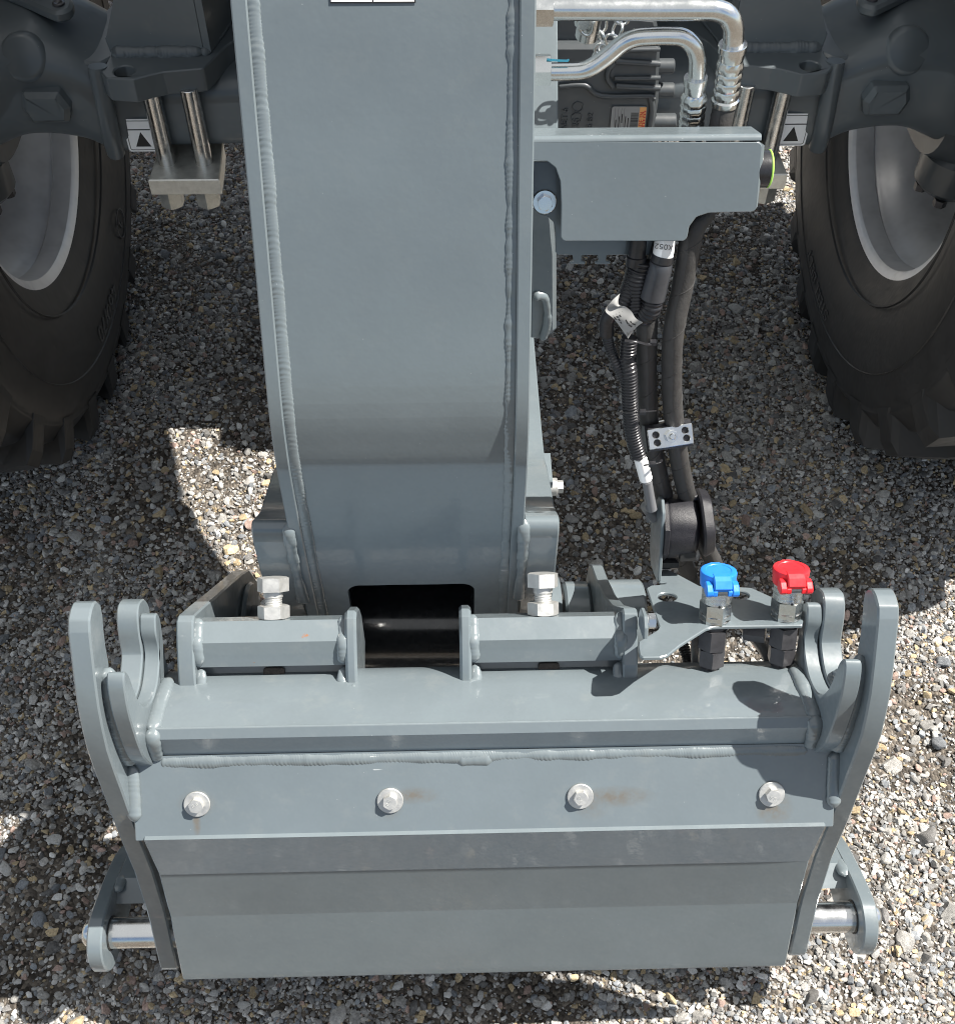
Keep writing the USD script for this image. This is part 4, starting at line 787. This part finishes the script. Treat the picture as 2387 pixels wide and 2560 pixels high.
def patch(i0, i1, t0, t1): v = [gp_(i0, t0), gp_(i0, t1), gp_(i1, t1), gp_(i1, t0)]; return tm(v, [(0, 1, 2), (0, 2, 3)])
pr = []
for t in (.12, .28, .44, .6): pr.append(patch(16, 28.5, t, t + .012))
for t, ranges in ((.05, ((17, 18.5),)), (.18, ((17, 18), (18.6, 19.6), (20, 21))), (.34, ((17, 18.2),)), (.5, ((20, 22.5), (23, 26.2))), (.68, ((22, 23.5), (24, 27)))):
    for r0, r1 in ranges: pr.append(patch(r0, r1, t, t + .07))
part(tg, 'fine_print', cat(*pr), 'ink', False)
# cable ties
def tie(pts, headpx, Y, label, r=.0022):
    t = thing('cable_tie', label, 'cable tie', hp(*headpx, Y))
    part(t, 'strap', sweep([hp(x, y, yy) for x, y, yy in pts], r, 8, 6, flat=.5), 'plastic', 50)
    part(t, 'tie_head', box(hp(*headpx, Y), (.0085, .006, .007), .001), 'plastic', 20)
tie([(1213, 661, .93), (1235, 663, .928), (1255, 668, .935), (1268, 666, .945), (1272, 660, .96)], (1267, 665), .942, 'black cable tie round the inner hose just below the paper tag')
tie([(1208, 800, .925), (1222, 802, .905), (1236, 801, .908), (1255, 799, .91), (1272, 798, .925)], (1247, 800), .904, 'black cable tie round hose and conduit just above the clamp plate')
tie([(1252, 903, .893), (1266, 901, .885), (1280, 898, .888), (1284, 893, .90)], (1266, 901), .882, 'black cable tie on the white taped end of the conduit')

# ================================================================== hose clamp
cc = hp(1292, 844, .935); cn = unit(V(.05, -.72, .69)); cx_ = unit(V(1, 0, 0) * 1 + V(0, .09, .10)); cx_ = unit(cx_ - cn * (cx_ @ cn)); cy_ = np.cross(cn, cx_)
hcl = thing('hose_clamp', 'bright zinc clamp plate with four holes and a nut holding both hoses', 'hose clamp', cc)
def q2(p): q = on(p, cc, cn); return ((q - cc) @ cx_, (q - cc) @ cy_)
O4 = [q2(D(*p)) for p in ((1247, 832), (1333, 819), (1337, 858), (1252, 871))]
hl = [q2(D(*p)) for p in ((1264, 842), (1267, 857), (1320, 833), (1323, 848))]
off = cn * .0235
part(hcl, 'clamp_plate', prism(rnd(O4, .0015), cc + off, cx_, cy_, cn, 0, .0035, .0008, [circ(h, .0042, 16) for h in hl]), 'zinc', 20)
nt = part(hcl, 'nut', hexa(cc + off, cn, .014, .0035, .011, spin=.3), 'zinc', 20)
part(nt, 'stud', cyl(cc + off, cn, .0042, .0, .0155, .001, 20), 'zinc', 30)
part(hcl, 'clamp_saddle', box(cc + off * .25, (.060, .034, .034), .004, (cx_, cy_, cn)), 'plastic', 20)
part(hcl, 'back_plate', box(cc - off * 1.0, (.058, .034, .004), .001, (cx_, cy_, cn)), 'zinc', 20)

# ================================================================== coupling bracket
br = thing('coupling_bracket', 'bent grey sheet bracket carrying the blue and red couplings', 'bracket', QB)
OB = [K3(215, 1042), K3(262, 1016), K3(345, 1010), K3(415, 1000), K3(412, 990), K3(340, 985), K3(322, 940), K3(330, 870), K3(420, 862), K3(512, 905), K3(730, 1022), K3(1080, 1030), K3(1230, 1040), K3(1430, 1130), K3(1560, 1170), K3(1760, 1210), K3(1720, 1402), K3(1000, 1412), K3(850, 1416), K3(790, 1435), K3(545, 1590), K3(420, 1690), K3(350, 1708), K3(180, 1712), K3(150, 1690), K3(138, 1620), K3(140, 1560), K3(190, 1530), K3(325, 1445), K3(340, 1412), K3(326, 1370)]
ob = rnd([pbk(p) for p in OB], .0025)
def hole(cx_, cy_, r=.0128): return circ(pbk(K3(cx_, cy_)), r, 32)
part(br, 'bracket_plate', prism(ob, QB, (1, 0, 0), UB, NB, -.005, 0, .0012, [hole(415, 1128), hole(1115, 1110)]), 'paint_smooth', 25)
# turned-up tab on the ear plate with its bolt
e0 = pbk(K3(140, 1690)); e1 = pbk(K3(140, 1545))
tabp = [(e1[1] + .002, -.004), (e1[1] + .046, -.004), (e1[1] + .048, .012), (e1[1] + .038, .026), (e1[1] + .014, .026), (e1[1] + .004, .014)]
part(br, 'bolt_tab', prism(rnd(tabp, .004), QB + V(0.202 - QB[0], 0, 0), UB, NB, (1, 0, 0), 0, .005, .001), 'paint_smooth', 25)
tq = QB + UB * (e1[1] + .025) + NB * .013 + 0 * at(K3(165, 1440), 'x', 0.2109)
tb = part(br, 'bolt', hexa(V(0.2083, tq[1], tq[2]), (1, 0, 0), .0185, .002, .011, spin=.4), 'zinc', 20)
part(tb, 'washer', cyl(V(0.2073, tq[1], tq[2]), (1, 0, 0), .0125, 0, .0025, .0006), 'zinc', 30)
# upright tab carrying the socket
XT = 0.2469
tv0 = pbk(K3(330, 985))[1]; tv1 = pbk(K3(330, 872))[1]
TAB = [(tv0 + .002, -.004), (tv1 + .026, -.004), (tv1 + .040, .02), (tv1 + .042, .08), (tv1 + .025, .113), (tv0 + .016, .118), (tv0 + .003, .103), (tv0 + .0005, .06)]
part(br, 'socket_tab', prism(rnd(TAB, .006), QB + V(XT - QB[0], 0, 0), UB, NB, (1, 0, 0), 0, .005, .0012), 'paint_smooth', 30)
# ================================================================== electrical socket
sc_ = QB + V(XT + .005 - QB[0], 0, 0) + UB * (tv0 + .042) + NB * .066
sk = thing('trailer_socket', 'round black plastic electrical socket with a hinged lid on the bracket', 'socket', sc_)
part(sk, 'flange', lathe([(0, 0), (0, .047), (.006, .047), (.007, .046), (.007, 0)], sc_, (1, 0, 0), 48, lambda h, a: 1 + .05 * np.cos(4 * a) ** 8), 'socket', 30)
part(sk, 'body', lathe([(.006, 0), (.006, .0440), (.012, .0455), (.036, .0448), (.045, .0425), (.050, .037), (.050, 0)], sc_, (1, 0, 0), 56, lambda h, a: 1 - .035 * (np.cos(2 * (a - .9)) ** 14)), 'socket', 30)
la = unit(V(1, 0, 0) + NB * .12 - UB * .05)
lid = part(sk, 'lid', lathe([(.055, 0), (.055, .046), (.058, .0475), (.061, .0465), (.070, .0425), (.0715, .039), (.0715, 0)], sc_ + V(.001, 0, 0), la, 56, lambda h, a: 1 + .03 * np.cos(6 * a)), 'socket', 30)
part(lid, 'hinge', box(sc_ + V(.047, 0, 0) + NB * .046, (.022, .02, .008), .002, (V(1, 0, 0), UB, NB)), 'socket', 20)
part(sk, 'latch_window', box(sc_ + V(.036, 0, 0) - NB * .031 - UB * .0315, (.022, .01, .014), .001, (V(1, 0, 0), UB, NB)), 'ink', 20)
part(sk, 'cable_gland', sweep([sc_ + V(-.004, 0, 0) + NB * .01, sc_ + V(-.02, .0, 0) + NB * .03, hp(1264, 985, .88)], .0075, 16, 6), 'cable', 60)
part(sk, 'gland_nut', box(sc_ + V(.016, 0, 0) - NB * .055 + UB * .0, (.026, .026, .016), .004, (V(1, 0, 0), UB, NB)), 'plastic', 20)

# ================================================================== hydraulic quick couplings
def coupling(basepx, mat, colour, where):
    b = on(K3(*basepx), QB, NB); cp = thing('hydraulic_coupling', f'silver hydraulic coupling with a {colour} hinged dust cap, {where}', 'hydraulic coupling', b)
    part(cp, 'hex_body', hexa(b, NB, .0355, .0, .0265, False, spin=.26, ch=.2), 'zinc', 20)
    part(cp, 'ring_groove', cat(*[lathe([(h, .0183), (h + .0006, .0195), (h + .0014, .0195), (h + .002, .0183)], b, NB, 40) for h in (.001, .0085)]), 'zinc', 40)
    # knurled sleeve: a real diamond relief
    n = 96; hs = np.linspace(.0275, .0500, 42)
    kn = lambda h, a: 1 + .018 * (np.maximum(np.abs(2 * ((a / (2 * np.pi) * 40 + h * 330) % 1) - 1), np.abs(2 * ((a / (2 * np.pi) * 40 - h * 330) % 1) - 1)) - .5) * ((h > .028) & (h < .0495))
    part(cp, 'knurled_sleeve', lathe([(.027, 0), (.027, .0176)] + [(h, .0190) for h in hs] + [(.0505, .0178), (.0505, 0)], b, NB, 160, kn), 'zinc', 15)
    part(cp, 'sleeve_stop', cyl(b + -UB * .0185, NB, .0016, .0262, .0290, .0004, 12), 'ink', 30)
    b0_ = b; b = b + NB * -.0045
    cap = part(cp, 'dust_cap', lathe([(.0545, 0), (.0545, .0216), (.056, .0223), (.068, .0231), (.0735, .0235), (.0755, .0227), (.0765, .0208), (.0765, .0164), (.0759, .0158), (.0759, 0)], b, NB, 56), mat, 32)
    ff = -UB                                  # hinge faces the viewer
    for sx, w in ((-.0165, .0085), (.0165, .0085)):
        pl = [(-.0085, 0), (.0085, 0), (.0085, .010), (.004, .0175), (-.004, .0175), (-.0085, .010)]
        part(cap, 'hinge_cheek', prism(rnd([(.014, .0535), (.0295, .0520), (.033, .0560), (.0325, .0610), (.026, .0680), (.016, .0700)], .003), b + V(sx, 0, 0), ff, NB, (1, 0, 0), -w / 2, w / 2, .0012), mat, 30)
    part(cap, 'hinge_tongue', prism([(.012, .0610), (.0300, .0600), (.0318, .0645), (.0270, .0735), (.021, .0772), (.012, .0772)], b, ff, NB, (1, 0, 0), -.0115, .0115, .0016), mat, 30)
    for sx in (-.0095, .0095):
        part(cap, 'hinge_knuckle', prism(rnd([(.018, .0530), (.0312, .0530), (.0318, .0610), (.018, .0615)], .002), b + V(sx, 0, 0), ff, NB, (1, 0, 0), -.0028, .0028, .0006), mat, 30)
    part(cap, 'hinge_spring', lathe([(h, .0036 + .0007 * math.sin(h / .0013 * 2 * np.pi)) for h in np.arange(-.0064, .0064, .0002)], b + ff * .0268 + NB * .0572, (1, 0, 0), 14), 'spring', 40)
    part(cap, 'cap_tab', box(b + UB * .0215 + NB * .0735, (.014, .006, .0045), .0012, (V(1, 0, 0), UB, NB)), mat, 20)
    b = b0_
    # adapters under the plate and the elbow to the hose
    part(cp, 'washer', cyl(b, -NB, .0165, .0052, .011, .001), 'blackox', 30)
    part(cp, 'adapter_nut', hexa(b, -NB, .034, .011, .041, True, spin=.35), 'blackox', 20)
    part(cp, 'swivel_nut', hexa(b, -NB, .032, .042, .066, True, spin=.12), 'blackox', 20)
    return cp, b
cpb, bb_ = coupling((872, 1345), 'blue', 'blue', 'nearer the boom on the bracket')
cpr, rb_ = coupling((1560, 1318), 'red', 'red', 'at the outer end of the bracket')
part(cpb, 'elbow', sweep([bb_ - NB * .064, bb_ - NB * .085 + UB * .004, bb_ - NB * .098 + UB * .026, bb_ - NB * .09 + UB * .06, hp(1360, 1195, .945)], .0125, 18, 8), 'blackox', 60)
part(cpr, 'elbow', sweep([rb_ - NB * .064, rb_ - NB * .085 + UB * .004, rb_ - NB * .098 + UB * .026, rb_ - NB * .085 + UB * .06, hp(1406, 1165, .94)], .0125, 18, 8), 'blackox', 60)
part(cpr, 'side_adapter', hexa(rb_ - NB * .03 + V(-.036, 0.01, 0), V(-.9, .3, -.2), .026, -.014, .014, True), 'blackox', 20)
q_ = [at(K3(555, 1560), 'y', .866), at(K3(600, 1690), 'y', .85), at(K3(625, 1790), 'y', .835)]
cs = thing('cable_conduit', 'short ribbed black conduit hanging below the coupling bracket', 'cable conduit', q_[0])
part(cs, 'conduit', corrug(q_, .0085, .004), 'plastic', 60)

# ================================================================== safety chain and shackle hanging above the S-bent pipe
chn = thing('safety_chain', 'thin bright wire link chain hanging behind the steel pipes', 'chain', at(P3(600, 300), 'y', 1.3))
def link(p0, p1, w, tw):
    p0, p1 = np.asarray(p0), np.asarray(p1); a = unit(p1 - p0); h = np.linalg.norm(p1 - p0) / 2; c = (p0 + p1) / 2
    n0 = unit(np.cross(a, V(0, 1, 0))); n1 = np.cross(a, n0); sdir = n0 * math.cos(tw) + n1 * math.sin(tw)
    t = np.arange(24) * 2 * np.pi / 24; pts = [c + a * (h * 1.12) * np.sign(math.cos(k)) * abs(math.cos(k)) ** .6 + sdir * w * math.sin(k) for k in t]
    p = np.array(pts + [pts[0]]); p = np.vstack([p, p[1:2]])
    return tube(p, np.arange(len(p)) * 1.0, .0019, 8, cap=False)
cpx = [(545, 80), (552, 250), (590, 370), (545, 440), (500, 520)]
cpx2 = [(745, 80), (720, 185), (670, 290), (625, 370), (560, 430)]
for chain in (cpx, cpx2):
    pp = [at(P3(*p), 'y', 1.3) for p in chain]
    for k in range(len(pp) - 1):
        part(chn, 'link', link(pp[k], pp[k + 1], .0085, .15 if k % 2 == 0 else 1.2), 'zinc', 60)
sh = thing('pin_with_ring', 'small bright pin with a wire ring under the upper steel pipe', 'linch pin', at(P3(420, 200), 'y', 1.28))
pc0 = at(P3(460, 205), 'y', 1.28)
part(sh, 'pin', cyl(pc0, unit(V(.05, -.25, 1)), .014, -.018, .05, .003), 'zinc', 30)
rg = [at(P3(x, y), 'y', 1.262) for x, y in ((370, 130), (370, 190), (400, 260), (450, 285), (490, 250), (500, 180))]
part(sh, 'wire_ring', sweep(rg, .0022, 8, 6), 'zinc', 60)
part(sh, 'rivet', cyl(at(P3(408, 180), 'y', 1.265), V(.3, -1, .2), .008, -.006, .006, .001), 'zinc', 30)

# ================================================================== gravel
def stone(seed, k=2):
    g = np.random.default_rng(seed); m = trimesh.creation.icosphere(k); v = np.array(m.vertices)
    v *= 1 + .34 * (meshkit.fbm(v * 1.1 + seed * 3.1, 2, seed)[:, None] - .5)
    for _ in range(g.integers(9, 15)):                    # break flats off
        d = unit(g.normal(size=3)); h = g.uniform(.42, .82); over = np.maximum(v @ d - h, 0); v -= over[:, None] * d * .97
    v *= 1 + .13 * (meshkit.fbm(v * 4.3 + seed * 1.7, 2, seed + 5)[:, None] - .5)
    v *= np.array([g.uniform(.95, 1.5), g.uniform(.8, 1.1), g.uniform(.5, .9)])
    return tm(v, m.faces)
STONES = [('grey', (.42, .406, .38), 9), ('dark', (.22, .213, .204), 5), ('pale', (.64, .625, .59), 6), ('tan', (.55, .43, .27), 2), ('pink', (.44, .32, .27), 1), ('bluish', (.28, .295, .31), 3)]
for nm, c, w in STONES:
    c = np.array(c)
    M['stone_' + nm] = look('stone_' + nm, {'t': ('texture_coordinate', {}), 'o': ('object_info', {}), 'n': ('noise_texture', {'scale': 2.6, 'detail': 6.0, 'roughness': 0.7}), 'n2': ('noise_texture', {'scale': 26.0, 'detail': 3.0}),
        'r': ('rgb_ramp', {'ramp': [(.28, tuple(c * .55)), (.5, tuple(c)), (.72, tuple(np.minimum(c * 1.45, .72)))]}),
        'r2': ('rgb_ramp', {'ramp': [(.35, (.84, .84, .84)), (.65, (1.1, 1.1, 1.1))]}), 'rv': ('map_range', {'to_min': .62, 'to_max': 1.45}),
        'm1': ('mix_color', {'blend_type': 'multiply', 'fac': 1.0, 'use_clamp': False}), 'm2': ('mix_color', {'blend_type': 'multiply', 'fac': 1.0, 'use_clamp': False}),
        'b': ('bump', {'strength': .6, 'distance': .10}), 'p': ('principled_bsdf', {'roughness': .82, 'specular_ior_level': .3})},
        [('t.object', 'n.vector'), ('t.object', 'n2.vector'), ('n.fac', 'r.fac'), ('n2.fac', 'r2.fac'), ('r.color', 'm1.a'), ('r2.color', 'm1.b'), ('o.random', 'rv.value'), ('m1.result', 'm2.a'), ('rv.result', 'm2.b'),
         ('m2.result', 'p.base_color'), ('n2.fac', 'b.height'), ('b.normal', 'p.normal')])
gi = UsdGeom.PointInstancer.Define(stage, '/World/gravel')
tag(gi.GetPrim(), 'loose mixed grey gravel covering the yard but for the unseen front', 'gravel', kind='stuff')
paths, weights = [], []
for nm, c, w in STONES:
    for k in range(3 if w > 2 else 2):
        p = f'/World/gravel/stone_{nm}' + (f'_{k:03d}' if k else '')
        usdkit.mesh(stage, p, stone(100 + len(paths), 2), M['stone_' + nm], smooth=24)
        paths.append(p); weights.append(w / (3 if w > 2 else 2))
weights = np.array(weights) / sum(weights)
pos, siz, rots, ids = [], [], [], []
def scatter(n, lo, hi, x0, x1, y0, y1, sink, power=2.2, keep=None):
    x, y = rng.uniform(x0, x1, n), rng.uniform(y0, y1, n)
    if keep is not None:
        k = keep(x, y); x, y = x[k], y[k]
    s = lo + (hi - lo) * rng.random(len(x)) ** power
    z = ground_h(np.stack([x, y], 1)) + s * sink
    pos.append(np.stack([x, y, z], 1)); siz.append(s); ids.append(rng.choice(len(paths), len(x), p=weights))
    ax_ = unit_rows(rng.normal(size=(len(x), 3)) * [.5, .5, 1.6]); a = rng.uniform(0, 2 * np.pi, len(x)) / 2
    rots.append(np.concatenate([np.cos(a)[:, None], ax_ * np.sin(a)[:, None]], 1))
def seen(x, y):
    c = (np.stack([x, y, x * 0], 1) - EYE) @ VIEW.T
    return (c[:, 2] > .3) & (np.abs(c[:, 0] / c[:, 2]) < .46 + .06) & (c[:, 1] / c[:, 2] < .50) & (c[:, 1] / c[:, 2] > -.56)
patch_ = lambda x, y: meshkit.fbm(np.stack([x * 3.1, y * 3.1, x * 0 + 7], 1), 3, 21)
# small stones thin out in soil patches
thin = lambda x, y: seen(x, y) & (rng.random(len(x)) < np.clip((patch_(x, y) - .36) * 6, .32, 1))
scatter(420000, .0014, .0034, -1.6, 1.6, .15, 3.6, .2, 1.3, thin)
scatter(165000, .0030, .0060, -1.6, 1.6, .15, 3.6, .25, 1.4, thin)
scatter(24000, .0056, .0100, -1.6, 1.6, .15, 3.6, .25, 2.0, seen)
scatter(1300, .0098, .0170, -1.6, 1.6, .15, 3.6, .15, 2.4, seen)
scatter(40, .017, .028, .55, 1.3, .25, 1.1, .05, 1.5, seen)
scatter(60000, .005, .014, -3.5, 3.5, .0, 7, .3, 2.0, lambda x, y: ~seen(x, y) & (rng.random(len(x)) < np.clip((y - .02) * 4, 0, 1)))  # no gravel in the unseen front, so the ground there bounces less light
pos, siz, rots, ids = np.vstack(pos), np.concatenate(siz), np.vstack(rots), np.concatenate(ids)
gi.CreatePrototypesRel().SetTargets([Sdf.Path(p) for p in paths])
gi.CreatePositionsAttr(Vt.Vec3fArray.FromNumpy(pos.astype(np.float32)))
gi.CreateProtoIndicesAttr(Vt.IntArray.FromNumpy(ids.astype(np.int32)))
gi.CreateScalesAttr(Vt.Vec3fArray.FromNumpy(np.repeat(siz[:, None], 3, 1).astype(np.float32)))
gi.CreateOrientationsAttr(Vt.QuathArray.FromNumpy(rots[:, [1, 2, 3, 0]].astype(np.float16)))
print('gravel', len(pos))
